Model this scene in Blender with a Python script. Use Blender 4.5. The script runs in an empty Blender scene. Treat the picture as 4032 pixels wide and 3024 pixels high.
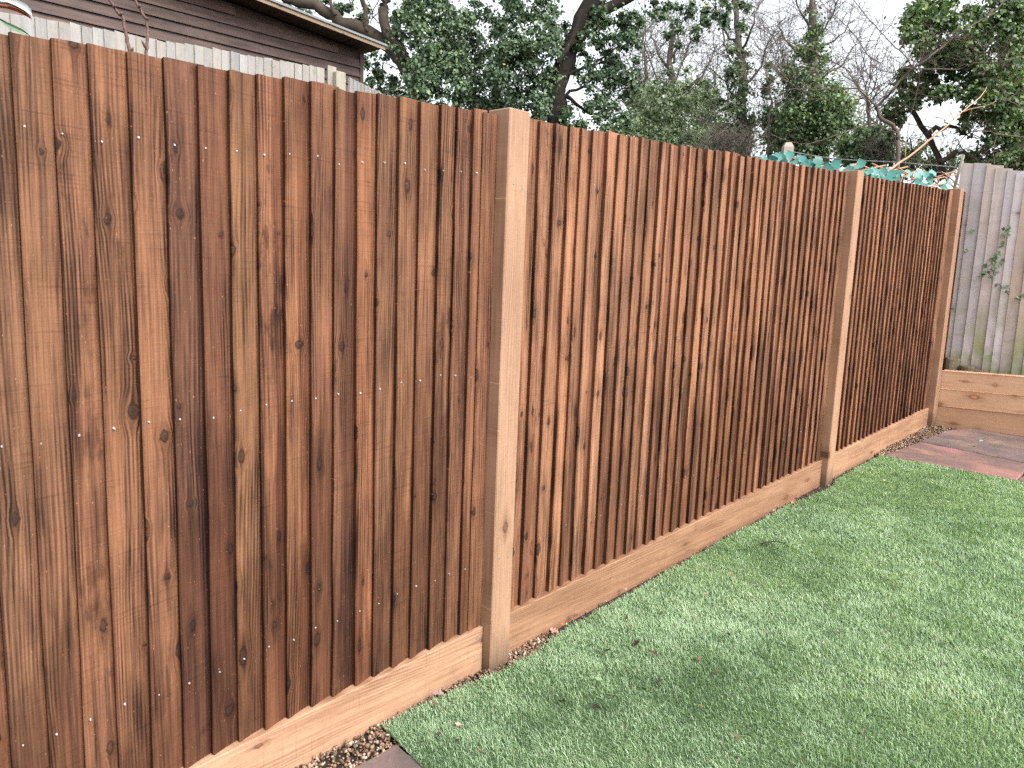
import bpy, bmesh, math, random
import numpy as np
from mathutils import Vector, Matrix

random.seed(11)
rng = np.random.default_rng(11)
S = bpy.context.scene
COL = S.collection
R = math.radians

# ------------------------------------------------------------------ camera
YAW, PITCH, ROLL = 0.760607, 0.151515, 0.038288
CAM = Vector((0.0, -1.86264, 1.52938))
FPX = 3023.69
SLOPE = 0.0478586          # the garden climbs gently along the fence (+X)
TOP = 1.935                # fence top above the ground line
GRAV = 0.1519              # gravel board height

def cam_axes():
    cy, sy = math.cos(YAW), math.sin(YAW)
    f = Vector((cy * math.cos(PITCH), sy * math.cos(PITCH), -math.sin(PITCH)))
    r = Vector((sy, -cy, 0))
    u = r.cross(f)
    return (r * math.cos(ROLL) + u * math.sin(ROLL), -r * math.sin(ROLL) + u * math.cos(ROLL), f)
AX_R, AX_U, AX_F = cam_axes()
cd = bpy.data.cameras.new('camera')
cam = bpy.data.objects.new('camera', cd)
COL.objects.link(cam)
m = Matrix.Identity(4)
for i in range(3):
    m[i][0], m[i][1], m[i][2], m[i][3] = AX_R[i], AX_U[i], -AX_F[i], CAM[i]
cam.matrix_world = m
cd.sensor_width = 36.0
cd.lens = FPX / 4032 * 36
cd.clip_start = 0.05
cd.clip_end = 900
S.camera = cam

# ------------------------------------------------------------------ sky, sun, exposure
W = bpy.data.worlds.new("World"); S.world = W; W.use_nodes = True
wn = W.node_tree; wn.nodes.clear()
SUN_EL, SUN_AZ = R(48), R(178)       # high, soft light from the open side of the garden
sky = wn.nodes.new('ShaderNodeTexSky'); sky.sky_type = 'NISHITA'; sky.sun_disc = False
sky.sun_elevation = SUN_EL; sky.sun_rotation = SUN_AZ
sky.air_density = 1.0; sky.dust_density = 4.0; sky.ozone_density = 1.0
hs = wn.nodes.new('ShaderNodeHueSaturation'); hs.inputs['Saturation'].default_value = 0.22
bg = wn.nodes.new('ShaderNodeBackground'); bg.inputs['Strength'].default_value = 0.15
wo = wn.nodes.new('ShaderNodeOutputWorld')
wn.links.new(sky.outputs[0], hs.inputs['Color']); wn.links.new(hs.outputs[0], bg.inputs['Color'])
wn.links.new(bg.outputs[0], wo.inputs['Surface'])
sl = bpy.data.lights.new('sun', 'SUN'); sl.energy = .75; sl.angle = R(28); sl.color = (1.0, 0.97, 0.93)
so = bpy.data.objects.new('sun', sl); COL.objects.link(so)
sd = Vector((math.sin(SUN_AZ) * math.cos(SUN_EL), math.cos(SUN_AZ) * math.cos(SUN_EL), math.sin(SUN_EL)))
so.rotation_euler = sd.to_track_quat('Z', 'Y').to_euler()
S.view_settings.view_transform = 'Standard'
S.view_settings.look = 'None'
S.view_settings.exposure = 1.6
S.view_settings.gamma = 1.0
S.view_settings.use_curve_mapping = False
S.render.engine = 'CYCLES'
S.cycles.max_bounces = 6
S.cycles.transparent_max_bounces = 4
S.cycles.use_denoising = False

# ------------------------------------------------------------------ surveying helpers (photo bearings -> metres)
def ray(px, py):
    return AX_F * FPX + AX_R * (px - 2016) - AX_U * (py - 1512)
def at(px, py, depth):
    return CAM + ray(px, py) * (depth / FPX)
def on_y(px, py, y):
    d = ray(px, py); return CAM + d * ((y - CAM.y) / d.y)
def on_x(px, py, x):
    d = ray(px, py); return CAM + d * ((x - CAM.x) / d.x)
def on_g(px, py, c=0.0):
    d = ray(px, py); n = Vector((-SLOPE, 0, 1))
    return CAM + d * ((c - CAM.dot(n)) / d.dot(n))
def gz(x, y):
    z = SLOPE * min(max(x, -9), 13)
    t = min(max((y - 1.0) / 3.0, 0), 1)
    return z + 0.95 * t * t * (3 - 2 * t)

# ------------------------------------------------------------------ object helpers
def tag(o, label=None, cat=None, group=None, kind=None):
    if label: o['label'] = label
    if cat: o['category'] = cat
    if group: o['group'] = group
    if kind: o['kind'] = kind
    return o
def empty(name, loc=(0, 0, 0)):
    o = bpy.data.objects.new(name, None); COL.objects.link(o); o.location = loc
    o.empty_display_size = 0.1
    return o
def link(name, me, mat=None, parent=None, loc=None):
    if mat and not me.materials: me.materials.append(mat)
    o = bpy.data.objects.new(name, me); COL.objects.link(o)
    if loc is not None: o.location = loc
    if parent:
        o.parent = parent
    return o
def mesh_np(name, V, loops, sizes, tint=None, smooth=False):
    """V (n,3); loops flat vertex ids; sizes = corners per face; tint = one number per face"""
    V = np.asarray(V, np.float32); loops = np.asarray(loops, np.int32).ravel(); sizes = np.asarray(sizes, np.int32)
    me = bpy.data.meshes.new(name)
    me.vertices.add(len(V)); me.vertices.foreach_set('co', V.ravel())
    me.loops.add(len(loops)); me.loops.foreach_set('vertex_index', loops)
    me.polygons.add(len(sizes))
    st = np.zeros(len(sizes), np.int32); st[1:] = np.cumsum(sizes)[:-1]
    me.polygons.foreach_set('loop_start', st)
    me.polygons.foreach_set('loop_total', sizes)
    if smooth: me.polygons.foreach_set('use_smooth', np.ones(len(sizes), bool))
    me.update(calc_edges=True)
    if tint is not None:
        at_ = me.attributes.new('tint', 'FLOAT', 'FACE'); at_.data.foreach_set('value', np.asarray(tint, np.float32))
    me.validate()
    return me
def mesh_py(name, V, F, smooth=False):
    me = bpy.data.meshes.new(name); me.from_pydata([tuple(v) for v in V], [], F); me.update()
    if smooth:
        for p in me.polygons: p.use_smooth = True
    return me
def box_mesh(name, lo, hi, bev=0.0, shear=0.0, cut=None):
    """axis-aligned box lo..hi, z sheared by shear*x (follows the slope), optional bevel"""
    bm = bmesh.new()
    bmesh.ops.create_cube(bm, size=1.0)
    lo, hi = Vector(lo), Vector(hi)
    for v in bm.verts:
        v.co = Vector([lo[i] + (v.co[i] + .5) * (hi[i] - lo[i]) for i in range(3)])
    if bev > 0:
        bmesh.ops.bevel(bm, geom=bm.edges[:], offset=bev, segments=1, profile=.5, affect='EDGES')
    for v in bm.verts: v.co.z += shear * v.co.x
    me = bpy.data.meshes.new(name); bm.to_mesh(me); bm.free()
    return me
class Tubes:
    """collects tapered tubes along polylines into one mesh"""
    def __init__(s): s.V, s.F = [], []
    def add(s, pts, r, sides=5, cap=True):
        pts = [Vector(p) for p in pts]; n = len(pts)
        if not hasattr(r, '__len__'): r = [r] * n
        if len(r) == 2 and n > 2: r = [r[0] + (r[1] - r[0]) * i / (n - 1) for i in range(n)]
        ref = Vector((0.31, 0.17, 0.94)); b0 = len(s.V)
        for i, p in enumerate(pts):
            d = (pts[min(i + 1, n - 1)] - pts[max(i - 1, 0)])
            if d.length < 1e-9: d = Vector((0, 0, 1))
            d.normalize()
            e1 = d.cross(ref)
            if e1.length < 1e-3: e1 = d.cross(Vector((1, 0, 0)))
            e1.normalize(); e2 = d.cross(e1); ref = e2.cross(d) if False else ref
            for k in range(sides):
                t = 2 * math.pi * k / sides
                s.V.append(p + (e1 * math.cos(t) + e2 * math.sin(t)) * r[i])
        for i in range(n - 1):
            for k in range(sides):
                a_, b_ = b0 + i * sides + k, b0 + i * sides + (k + 1) % sides
                s.F.append((a_, b_, b_ + sides, a_ + sides))
        if cap:
            s.F.append(tuple(b0 + k for k in range(sides))[::-1])
            s.F.append(tuple(b0 + (n - 1) * sides + k for k in range(sides)))
    def build(s, name, mat, parent=None, smooth=True):
        return link(name, mesh_py(name, s.V, s.F, smooth), mat, parent)
def smoothline(pts, sub=4, jit=0.0):
    """Catmull-Rom through the points"""
    P = [Vector(p) for p in pts]; out = []
    for i in range(len(P) - 1):
        p0, p1, p2, p3 = P[max(i - 1, 0)], P[i], P[i + 1], P[min(i + 2, len(P) - 1)]
        for k in range(sub):
            t = k / sub
            out.append(0.5 * ((2 * p1) + (p2 - p0) * t + (2 * p0 - 5 * p1 + 4 * p2 - p3) * t * t + (3 * p1 - p0 - 3 * p2 + p3) * t ** 3))
    out.append(P[-1])
    if jit:
        for q in out[1:-1]: q += Vector((random.gauss(0, jit), random.gauss(0, jit), random.gauss(0, jit)))
    return out

# ------------------------------------------------------------------ materials
class NT:
    def __init__(s, name):
        s.mat = bpy.data.materials.new(name); s.mat.use_nodes = True
        s.t = s.mat.node_tree; s.t.nodes.clear()
        s.out = s.t.nodes.new('ShaderNodeOutputMaterial')
        s.b = s.t.nodes.new('ShaderNodeBsdfPrincipled')
        s.t.links.new(s.b.outputs[0], s.out.inputs[0])
        s.tc = s.t.nodes.new('ShaderNodeTexCoord')
        s.oi = s.t.nodes.new('ShaderNodeObjectInfo')
    def set(s, sock, v):
        if hasattr(v, 'is_output'): s.t.links.new(v, sock)
        elif hasattr(v, '__len__'):
            sock.default_value = tuple(v) if len(v) == len(sock.default_value) else tuple(v) + (1,)
        else: sock.default_value = v
    def node(s, ty, ins={}, **kw):
        n = s.t.nodes.new(ty)
        for k, v in kw.items(): setattr(n, k, v)
        for k, v in ins.items(): s.set(n.inputs[k], v)
        return n
    def m(s, op, a, b=0.0, c=None, clamp=False):
        n = s.node('ShaderNodeMath', {0: a, 1: b}, operation=op, use_clamp=clamp)
        if c is not None: s.set(n.inputs[2], c)
        return n.outputs[0]
    def vm(s, op, a, b=(0, 0, 0)):
        n = s.node('ShaderNodeVectorMath', {0: a, 1: b}, operation=op)
        return n.outputs['Value'] if op in ('LENGTH', 'DOT_PRODUCT', 'DISTANCE') else n.outputs[0]
    def noise(s, vec, scale=1.0, detail=3.0, rough=.55, dist=0.0):
        return s.node('ShaderNodeTexNoise', {'Vector': vec, 'Scale': scale, 'Detail': detail, 'Roughness': rough, 'Distortion': dist}).outputs[0]
    def xyz(s, v):
        n = s.node('ShaderNodeSeparateXYZ', {0: v}); return n.outputs
    def comb(s, x, y, z): return s.node('ShaderNodeCombineXYZ', {0: x, 1: y, 2: z}).outputs[0]
    def ramp(s, f, stops, interp='LINEAR'):
        n = s.node('ShaderNodeValToRGB', {0: f}); cr = n.color_ramp; cr.interpolation = interp
        while len(cr.elements) < len(stops): cr.elements.new(.5)
        for e, (p, c) in zip(cr.elements, stops):
            e.position = p; e.color = tuple(c) + (1,) if len(c) == 3 else c
        return n.outputs[0]
    def mix(s, f, a, b, mode='MIX'):
        n = s.node('ShaderNodeMix', data_type='RGBA', blend_type=mode)
        s.set(n.inputs[0], f); s.set(n.inputs[6], a); s.set(n.inputs[7], b); return n.outputs[2]
    def rng(s, v, a, b, c=0.0, d=1.0, smooth=True):
        n = s.node('ShaderNodeMapRange', {0: v, 1: a, 2: b, 3: c, 4: d}, interpolation_type='SMOOTHSTEP' if smooth else 'LINEAR'); return n.outputs[0]
    def fin(s, col, rough=.8, bump=None, bstr=.3, bdist=.002, spec=.3):
        s.set(s.b.inputs['Base Color'], col); s.set(s.b.inputs['Roughness'], rough)
        s.b.inputs['Specular IOR Level'].default_value = spec
        if bump is not None:
            n = s.node('ShaderNodeBump', {'Height': bump, 'Strength': bstr, 'Distance': bdist})
            s.t.links.new(n.outputs[0], s.b.inputs['Normal'])
        return s.mat

def wood(name, axis, light, dark, knot=(.03, .013, .008), kx=6.0, kz=2.2, kthr=.35, grain=.55, mott=.5,
         stain=.5, saw=.25, rough=.72, weather=None, spec=.25, base=None, use_col=True, bstr=.45, knotr=1.0, heart=.0, edge=.0, rings=105.0, foot_dark=0.0):
    t = NT(name)
    o = t.xyz(t.tc.outputs['Object'])
    # x = across the face, z = along the grain, y = through the thickness
    if axis == 'Z': X, Y, Z = o[0], o[1], o[2]
    elif axis == 'X': X, Y, Z = o[2], o[1], o[0]
    else: X, Y, Z = o[2], o[0], o[1]
    rnd = t.oi.outputs['Random']
    xs = t.m('ADD', X, t.m('MULTIPLY', rnd, 37.3)); zs = t.m('ADD', Z, t.m('MULTIPLY', rnd, 91.7))
    # knots
    kv = t.comb(t.m('MULTIPLY', xs, kx), t.m('MULTIPLY', zs, kz), 0.0)
    vo = t.node('ShaderNodeTexVoronoi', {'Vector': kv, 'Scale': 1.0, 'Randomness': 1.0}, voronoi_dimensions='2D')
    df = t.xyz(t.vm('SUBTRACT', kv, vo.outputs['Position']))
    dx = t.m('DIVIDE', df[0], kx); dz = t.m('DIVIDE', df[1], kz)
    wob = t.m('MULTIPLY', t.m('SUBTRACT', t.noise(t.comb(xs, zs, 0.0), 70, 2), .5), .012)
    dxw = t.m('ADD', dx, wob)
    krnd = t.xyz(vo.outputs['Color'])
    has = t.m('GREATER_THAN', krnd[0], kthr)
    ksz = t.m('MULTIPLY_ADD', krnd[1], .9 * knotr, .45 * knotr)
    kd = t.m('DIVIDE', t.vm('LENGTH', t.comb(t.m('DIVIDE', dxw, .0085), t.m('DIVIDE', t.m('ADD', dz, wob), t.m('MULTIPLY_ADD', krnd[2], .016, .0055)), 0.0)), ksz)
    core = t.m('MULTIPLY', t.rng(kd, 1.05, .45), has)
    ring = t.m('MULTIPLY', t.m('MULTIPLY', t.rng(kd, 1.6, 1.0), t.rng(kd, .55, .95)), has)
    halo = t.m('MULTIPLY', t.rng(kd, 4.2, .6), has)
    tail = t.m('MULTIPLY', t.m('MULTIPLY', t.rng(t.m('ABSOLUTE', t.m('ADD', dx, t.m('MULTIPLY', wob, 1.5))), .011, .001), t.rng(t.m('ABSOLUTE', dz), .11, .01)), has)
    # grain lines bend round the knots
    gx = t.m('SUBTRACT', xs, t.m('MULTIPLY', t.m('MULTIPLY', dx, halo), .75))
    low = t.noise(t.comb(t.m('MULTIPLY', xs, 5.0), t.m('MULTIPLY', zs, .65), rnd), 1.0, 2, .5)
    ringc = t.m('ADD', t.m('MULTIPLY', gx, rings), t.m('MULTIPLY', low, 14.0))
    mo0 = t.rng(t.noise(t.comb(t.m('MULTIPLY', xs, 12.0), t.m('MULTIPLY', zs, 1.3), t.m('ADD', rnd, 7.0)), 1.0, 2), .40, .62)
    rw = t.m('MULTIPLY_ADD', t.m('SINE', t.m('MULTIPLY', ringc, 6.283)), .5, .5)
    fine = t.noise(t.comb(t.m('MULTIPLY', gx, 240.0), t.m('MULTIPLY', zs, 5.0), t.m('MULTIPLY', Y, 60.0)), 1.0, 3, .6)
    fine2 = t.noise(t.comb(t.m('MULTIPLY', gx, 70.0), t.m('MULTIPLY', zs, 1.6), t.m('MULTIPLY', Y, 60.0)), 1.0, 3, .6)
    streak = t.m('ADD', t.m('ADD', t.m('MULTIPLY', rw, t.m('MULTIPLY', mo0, .20)), t.m('MULTIPLY', fine, .55)), t.m('MULTIPLY', fine2, .5))
    gf = t.m('MULTIPLY_ADD', t.m('SUBTRACT', streak, .575), grain * 2.6, .45, clamp=True)
    mo = t.noise(t.comb(t.m('MULTIPLY', xs, 9.0), t.m('MULTIPLY', zs, 3.0), rnd), 1.0, 4, .6)
    gf = t.m('ADD', gf, t.m('MULTIPLY', t.m('SUBTRACT', mo, .5), mott * 1.6), clamp=True)
    col = t.mix(gf, light, dark)
    if use_col: col = t.mix(1.0, col, t.oi.outputs['Color'], 'MULTIPLY')
    # dark soaked streaks and blotches
    sn = t.noise(t.comb(t.m('MULTIPLY', gx, 26.0), t.m('MULTIPLY', zs, 1.1), t.m('ADD', rnd, 3.0)), 1.0, 3, .55)
    bl = t.noise(t.comb(t.m('MULTIPLY', xs, 14.0), t.m('MULTIPLY', zs, 6.0), t.m('ADD', rnd, 9.0)), 1.0, 4, .65)
    st = t.m('MULTIPLY', t.m('MAXIMUM', t.rng(sn, .60, .74), t.m('MULTIPLY', t.rng(t.m('ADD', bl, t.m('MULTIPLY', t.m('FRACT', t.m('MULTIPLY', rnd, 71.3)), .05)), .60, .72), .9)), t.m('MULTIPLY', stain, t.rng(t.m('FRACT', t.m('MULTIPLY', rnd, 43.9)), .35, .95, .18, 1.0)))
    col = t.mix(st, col, t.mix(1.0, col, (.33, .25, .22), 'MULTIPLY'))
    col = t.mix(t.m('MULTIPLY', halo, .38), col, t.mix(1.0, col, (.42, .33, .28), 'MULTIPLY'))
    col = t.mix(t.m('MULTIPLY', tail, .45), col, t.mix(1.0, col, (.40, .31, .27), 'MULTIPLY'))
    col = t.mix(t.m('MULTIPLY', ring, .92), col, knot)
    col = t.mix(t.m('MULTIPLY', core, .80), col, t.mix(t.m('GREATER_THAN', krnd[0], .72), t.mix(fine2, knot, [c * 1.5 for c in knot]), t.mix(fine2, [c * 1.5 for c in knot], [c * 3.4 for c in knot])))
    # saw marks across the grain, in patches
    sv = t.noise(t.comb(t.m('MULTIPLY', xs, 3.0), t.m('MULTIPLY', zs, 170.0), rnd), 1.0, 2, .6)
    sp = t.rng(t.noise(t.comb(t.m('MULTIPLY', xs, 10.0), t.m('MULTIPLY', zs, 5.0), t.m('ADD', rnd, 5.0)), 1.0, 2), .42, .62)
    sw = t.m('MULTIPLY', t.m('MULTIPLY', t.rng(sv, .56, .68), sp), saw)
    col = t.mix(sw, col, t.mix(1.0, col, (.45, .38, .34), 'MULTIPLY'))
    # heartwood edge: a darker band on one side of a sharp wavy line
    r2 = t.m('FRACT', t.m('MULTIPLY', rnd, 17.31)); r3 = t.m('FRACT', t.m('MULTIPLY', rnd, 53.77))
    hx = t.m('SUBTRACT', t.m('ADD', X, t.m('MULTIPLY', t.m('SUBTRACT', low, .5), .05)), t.m('MULTIPLY_ADD', r2, .08, .015))
    hb = t.m('MULTIPLY', t.m('MULTIPLY', t.rng(hx, -.001, .0012), t.m('GREATER_THAN', r3, .45)), heart)
    col = t.mix(hb, col, t.mix(1.0, col, (.60, .52, .50), 'MULTIPLY'))
    # dull sheen of unevenly soaked stain, short rough patches
    rp = t.noise(t.comb(t.m('MULTIPLY', xs, 60.0), t.m('MULTIPLY', zs, 22.0), rnd), 1.0, 4, .7)
    col = t.mix(t.m('MULTIPLY', t.rng(rp, .50, .66), .32 * mott), col, t.mix(1.0, col, (.55, .48, .45), 'MULTIPLY'))
    if foot_dark:                                   # darker towards the foot, each board with its own height and ragged edge
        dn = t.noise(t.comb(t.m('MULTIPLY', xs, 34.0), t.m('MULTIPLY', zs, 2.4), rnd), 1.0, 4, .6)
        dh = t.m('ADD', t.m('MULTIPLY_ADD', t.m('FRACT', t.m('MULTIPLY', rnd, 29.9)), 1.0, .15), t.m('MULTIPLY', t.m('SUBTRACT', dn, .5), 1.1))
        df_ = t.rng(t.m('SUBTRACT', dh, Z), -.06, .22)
        col = t.mix(t.m('MULTIPLY', df_, foot_dark), col, t.mix(1.0, col, (.56, .50, .47), 'MULTIPLY'))
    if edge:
        nx_ = t.m('ABSOLUTE', t.xyz(t.tc.outputs['Normal'])[0])       # darker colour on the side faces of each board
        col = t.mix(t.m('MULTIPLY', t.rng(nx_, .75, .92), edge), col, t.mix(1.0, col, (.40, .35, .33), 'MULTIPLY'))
    # pale nicks
    nk = t.noise(t.comb(t.m('MULTIPLY', xs, 240.0), t.m('MULTIPLY', zs, 110.0), rnd), 1.0, 1, .5)
    col = t.mix(t.m('MULTIPLY', t.rng(nk, .745, .80), .55), col, [min(1, c * 2.0) for c in light])
    if weather: col = weather(t, col, dict(X=X, Y=Y, Z=Z, xs=xs, zs=zs, rnd=rnd, fine=fine, fine2=fine2))
    h = t.m('ADD', t.m('MULTIPLY', streak, 1.0), t.m('ADD', t.m('MULTIPLY', sv, .25 * saw / .25), t.m('MULTIPLY', core, .5)))
    h = t.m('SUBTRACT', h, t.m('MULTIPLY', nk, .4))
    return t.fin(col, rough, h, bstr, .0022, spec)

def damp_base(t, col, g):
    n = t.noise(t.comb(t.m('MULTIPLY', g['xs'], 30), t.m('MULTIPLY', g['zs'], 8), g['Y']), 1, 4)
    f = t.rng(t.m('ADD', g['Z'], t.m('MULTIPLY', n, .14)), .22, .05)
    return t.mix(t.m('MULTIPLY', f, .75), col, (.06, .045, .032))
def mossy(t, col, g):
    n = t.noise(t.comb(t.m('MULTIPLY', g['xs'], 14), t.m('MULTIPLY', g['zs'], 2.2), g['rnd']), 1, 5, .62)
    z = t.m('ADD', g['Z'], t.m('MULTIPLY', t.m('SUBTRACT', n, .5), 1.1))
    f = t.m('MULTIPLY', t.rng(z, 1.0, .15), t.rng(n, .42, .58))
    col = t.mix(t.m('MULTIPLY', f, .8), col, (.20, .26, .06))
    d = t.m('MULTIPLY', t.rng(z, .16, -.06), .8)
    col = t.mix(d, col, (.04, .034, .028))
    w = t.noise(t.comb(t.m('MULTIPLY', g['xs'], 5), t.m('MULTIPLY', g['zs'], 1.1), t.m('ADD', g['rnd'], 4)), 1, 3)
    return t.mix(t.m('MULTIPLY', t.rng(w, .5, .72), .5), col, (.50, .36, .24))
def lichen(t, col, g):
    w = t.noise(t.comb(t.m('MULTIPLY', g['xs'], 9), t.m('MULTIPLY', g['zs'], 3), g['rnd']), 1, 4)
    return t.mix(t.m('MULTIPLY', t.rng(w, .52, .75), .5), col, (.36, .36, .24))

M = {}
M['board'] = wood('stained_featheredge', 'Z', (.240, .112, .060), (.026, .0105, .006), kx=8.5, kz=3.2, kthr=.25, knotr=1.0, stain=1.0, grain=1.0, knot=(.022, .010, .007), mott=.8, saw=.4, heart=.9, bstr=.7, edge=.9, foot_dark=.95)
M['post'] = wood('new_post_timber', 'Z', (.385, .232, .150), (.23, .130, .080), knot=(.10, .048, .028), kx=6, kz=1.9, kthr=.3,
                 stain=.30, grain=.75, mott=.6, saw=.15, weather=damp_base)
M['gravel_board'] = wood('gravel_board_timber', 'X', (.44, .265, .167), (.20, .104, .058), knot=(.13, .055, .028), kx=5, kz=1.5, kthr=.3,
                 stain=.5, grain=.75, mott=.6, saw=.3)
M['sleeper'] = wood('sleeper_timber', 'Y', (.72, .485, .325), (.45, .265, .155), knot=(.25, .12, .065), kx=7.0, kz=3.4, kthr=.2,
                 stain=.25, grain=.55, mott=.45, saw=.06, knotr=1.6, bstr=.25)
M['grey_board'] = wood('weathered_grey_boards', 'Z', (.56, .515, .51), (.34, .305, .30), knot=(.13, .09, .07), kx=5, kz=2, kthr=.5,
                 stain=.25, grain=.5, mott=.7, saw=.1, weather=mossy)
M['pale_board'] = wood('pale_weathered_boards', 'Z', (.33, .31, .285), (.18, .175, .175), knot=(.2, .14, .09), kx=6, kz=2.5, kthr=.45,
                 stain=.15, grain=.4, mott=.8, saw=.05, weather=lichen)
M['shed'] = wood('dark_shed_cladding', 'X', (.120, .082, .068), (.020, .012, .010), knot=(.15, .09, .05), kx=5, kz=1.2, kthr=.6,
                 stain=.5, grain=.6, mott=.7, saw=.1, rough=.6)
M['fascia'] = wood('fascia_timber', 'X', (.27, .205, .135), (.15, .105, .068), stain=.2)
M['log'] = wood('old_log_bark', 'Z', (.19, .16, .10), (.07, .055, .04), stain=.5, weather=None)

def plain(name, col, rough=.7, var=.25, scale=40, bstr=.3, spec=.3, metal=0):
    t = NT(name)
    n = t.noise(t.tc.outputs['Object'], scale, 4, .6)
    c = t.mix(n, [x * (1 - var) for x in col], [min(1, x * (1 + var)) for x in col])
    t.b.inputs['Metallic'].default_value = metal
    return t.fin(c, rough, n, bstr, .002, spec)
M['nail'] = plain('galvanised_nail', (.46, .47, .49), .45, .1, 300, .1, .5, .35)
M['screw'] = plain('dull_screw', (.30, .30, .31), .5, .2, 300, .1, .5, .5)
M['felt'] = plain('roof_felt', (.19, .20, .21), .9, .3, 60)
M['soil'] = plain('damp_soil', (.032, .024, .018), .95, .6, 60, 1.0)
M['earth'] = plain('garden_ground', (.055, .05, .03), .95, .4, 2)
M['backing'] = plain('turf_backing', (.050, .085, .040), .95, .5, 90, .6)
M['bark'] = plain('brown_bark', (.019, .014, .011), .9, .6, 14, .9)
M['bark_limb'] = plain('ivy_clad_bark', (.062, .047, .035), .9, .6, 9, 1.0)
M['bark_bare'] = plain('grey_brown_bark', (.105, .078, .064), .9, .5, 25, .7)
M['twig'] = plain('grey_twigs', (.105, .090, .074), .85, .4, 20, .4)
M['twig_red'] = plain('reddish_twig', (.13, .075, .062), .6, .5, 120, .5)
M['cane'] = plain('orange_cane', (.42, .25, .15), .6, .3, 30, .3)
M['wire'] = plain('rusty_grey_wire', (.22, .22, .23), .5, .3, 60, .2, .5, .5)
M['lath'] = plain('willow_lath', (.36, .20, .115), .7, .35, 60, .4)

def leafmat(name, stops, rough=.45, trans=.25, spec=.4):
    t = NT(name)
    a = t.node('ShaderNodeAttribute', attribute_name='tint').outputs['Fac']
    c = t.ramp(a, stops)
    t.fin(c, rough, spec=spec)
    tr = t.node('ShaderNodeBsdfTranslucent', {'Color': t.mix(1.0, c, (1.0, 1.15, .55), 'MULTIPLY')})
    mx = t.node('ShaderNodeMixShader', {0: trans})
    t.t.links.new(t.b.outputs[0], mx.inputs[1]); t.t.links.new(tr.outputs[0], mx.inputs[2]); t.t.links.new(mx.outputs[0], t.out.inputs[0])
    return t.mat
M['ivy'] = leafmat('ivy_leaves', [(0, (.026, .050, .028)), (.45, (.080, .132, .070)), (.8, (.165, .240, .125)), (.97, (.26, .33, .17)), (1, (.48, .38, .07))])
M['ivy_warm'] = leafmat('ivy_leaves_bright', [(0, (.030, .054, .024)), (.45, (.095, .155, .058)), (.8, (.185, .275, .10)), (1, (.29, .36, .13))])
M['shrub'] = leafmat('pale_shrub_leaves', [(0, (.075, .11, .06)), (.5, (.165, .225, .12)), (1, (.29, .35, .20))], .6)
M['turf'] = leafmat('turf_blades', [(0, (.080, .135, .072)), (.35, (.262, .388, .228)), (.7, (.458, .582, .40)), (.93, (.57, .65, .48)), (1, (.36, .31, .21))], .55, .38, .25)
t = NT('teal_plastic_leaf')
n = t.noise(t.tc.outputs['Object'], 45, 3)
M['teal'] = t.fin(t.mix(1.0, t.mix(n, (.020, .13, .105), (.055, .24, .205)), t.oi.outputs['Color'], 'MULTIPLY'), .45, n, .2, .001, .5)
t = NT('pebble_mix')
a = t.node('ShaderNodeAttribute', attribute_name='tint').outputs['Fac']
n = t.noise(t.tc.outputs['Object'], 160, 3)
M['pebble'] = t.fin(t.mix(t.m('MULTIPLY', n, .5), t.ramp(a, [(0, (.06, .04, .03)), (.25, (.16, .09, .055)), (.5, (.30, .19, .11)), (.75, (.36, .23, .17)), (.9, (.52, .43, .33)), (1, (.64, .60, .55))]), (.10, .07, .05)), .6, n, .3, .002, .35)
t = NT('concrete')
n = t.noise(t.tc.outputs['Object'], 220, 3); n2 = t.noise(t.tc.outputs['Object'], 30, 3)
M['concrete'] = t.fin(t.mix(n2, t.mix(n, (.20, .17, .15), (.46, .40, .36)), (.33, .29, .25)), .9, n, .6, .003)
# riven multicolour slab
t = NT('riven_slab')
P = t.tc.outputs['Object']; o = t.xyz(P)
rnd = t.oi.outputs['Random']
wv = t.vm('ADD', P, t.comb(0, t.m('MULTIPLY', rnd, 20), 0))
n1 = t.noise(t.vm('MULTIPLY', wv, (8.5, 4.4, 1)), 1, 5, .62, .6)
n2 = t.noise(t.vm('MULTIPLY', wv, (6.0, 2.2, 1)), 1.3, 4, .6, .8)
n3 = t.noise(wv, 45, 4, .65)
n4 = t.noise(t.vm('MULTIPLY', wv, (2.0, 1.6, 1)), 1.0, 3, .5, .3)
c = t.mix(t.rng(n1, .35, .65), (.175, .118, .106), (.115, .088, .081))
c = t.mix(t.m('MULTIPLY', t.rng(n4, .52, .68), .75), c, (.27, .150, .132))
c = t.mix(t.m('MULTIPLY', t.rng(n2, .53, .70), .7), c, (.28, .19, .115))
c = t.mix(t.m('MULTIPLY', t.rng(n3, .5, .75), .4), c, (.06, .045, .042))
c = t.mix(1.0, c, t.oi.outputs['Color'], 'MULTIPLY')
M['slab'] = t.fin(c, .7, t.m('ADD', n1, t.m('MULTIPLY', n3, .35)), .8, .012, .35)
t = NT('dead_leaf')
n = t.noise(t.tc.outputs['Object'], 120, 3)
M['dead'] = t.fin(t.mix(1.0, t.mix(n, (.55, .5, .45), (1, 1, 1)), t.oi.outputs['Color'], 'MULTIPLY'), .7, n, .4, .002)
t = NT('living_leaf')
n = t.noise(t.tc.outputs['Object'], 30, 2)
M['leafcol'] = t.fin(t.mix(1.0, t.mix(n, (.7, .7, .7), (1, 1, 1)), t.oi.outputs['Color'], 'MULTIPLY'), .35, n, .2, .002, .5)

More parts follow.
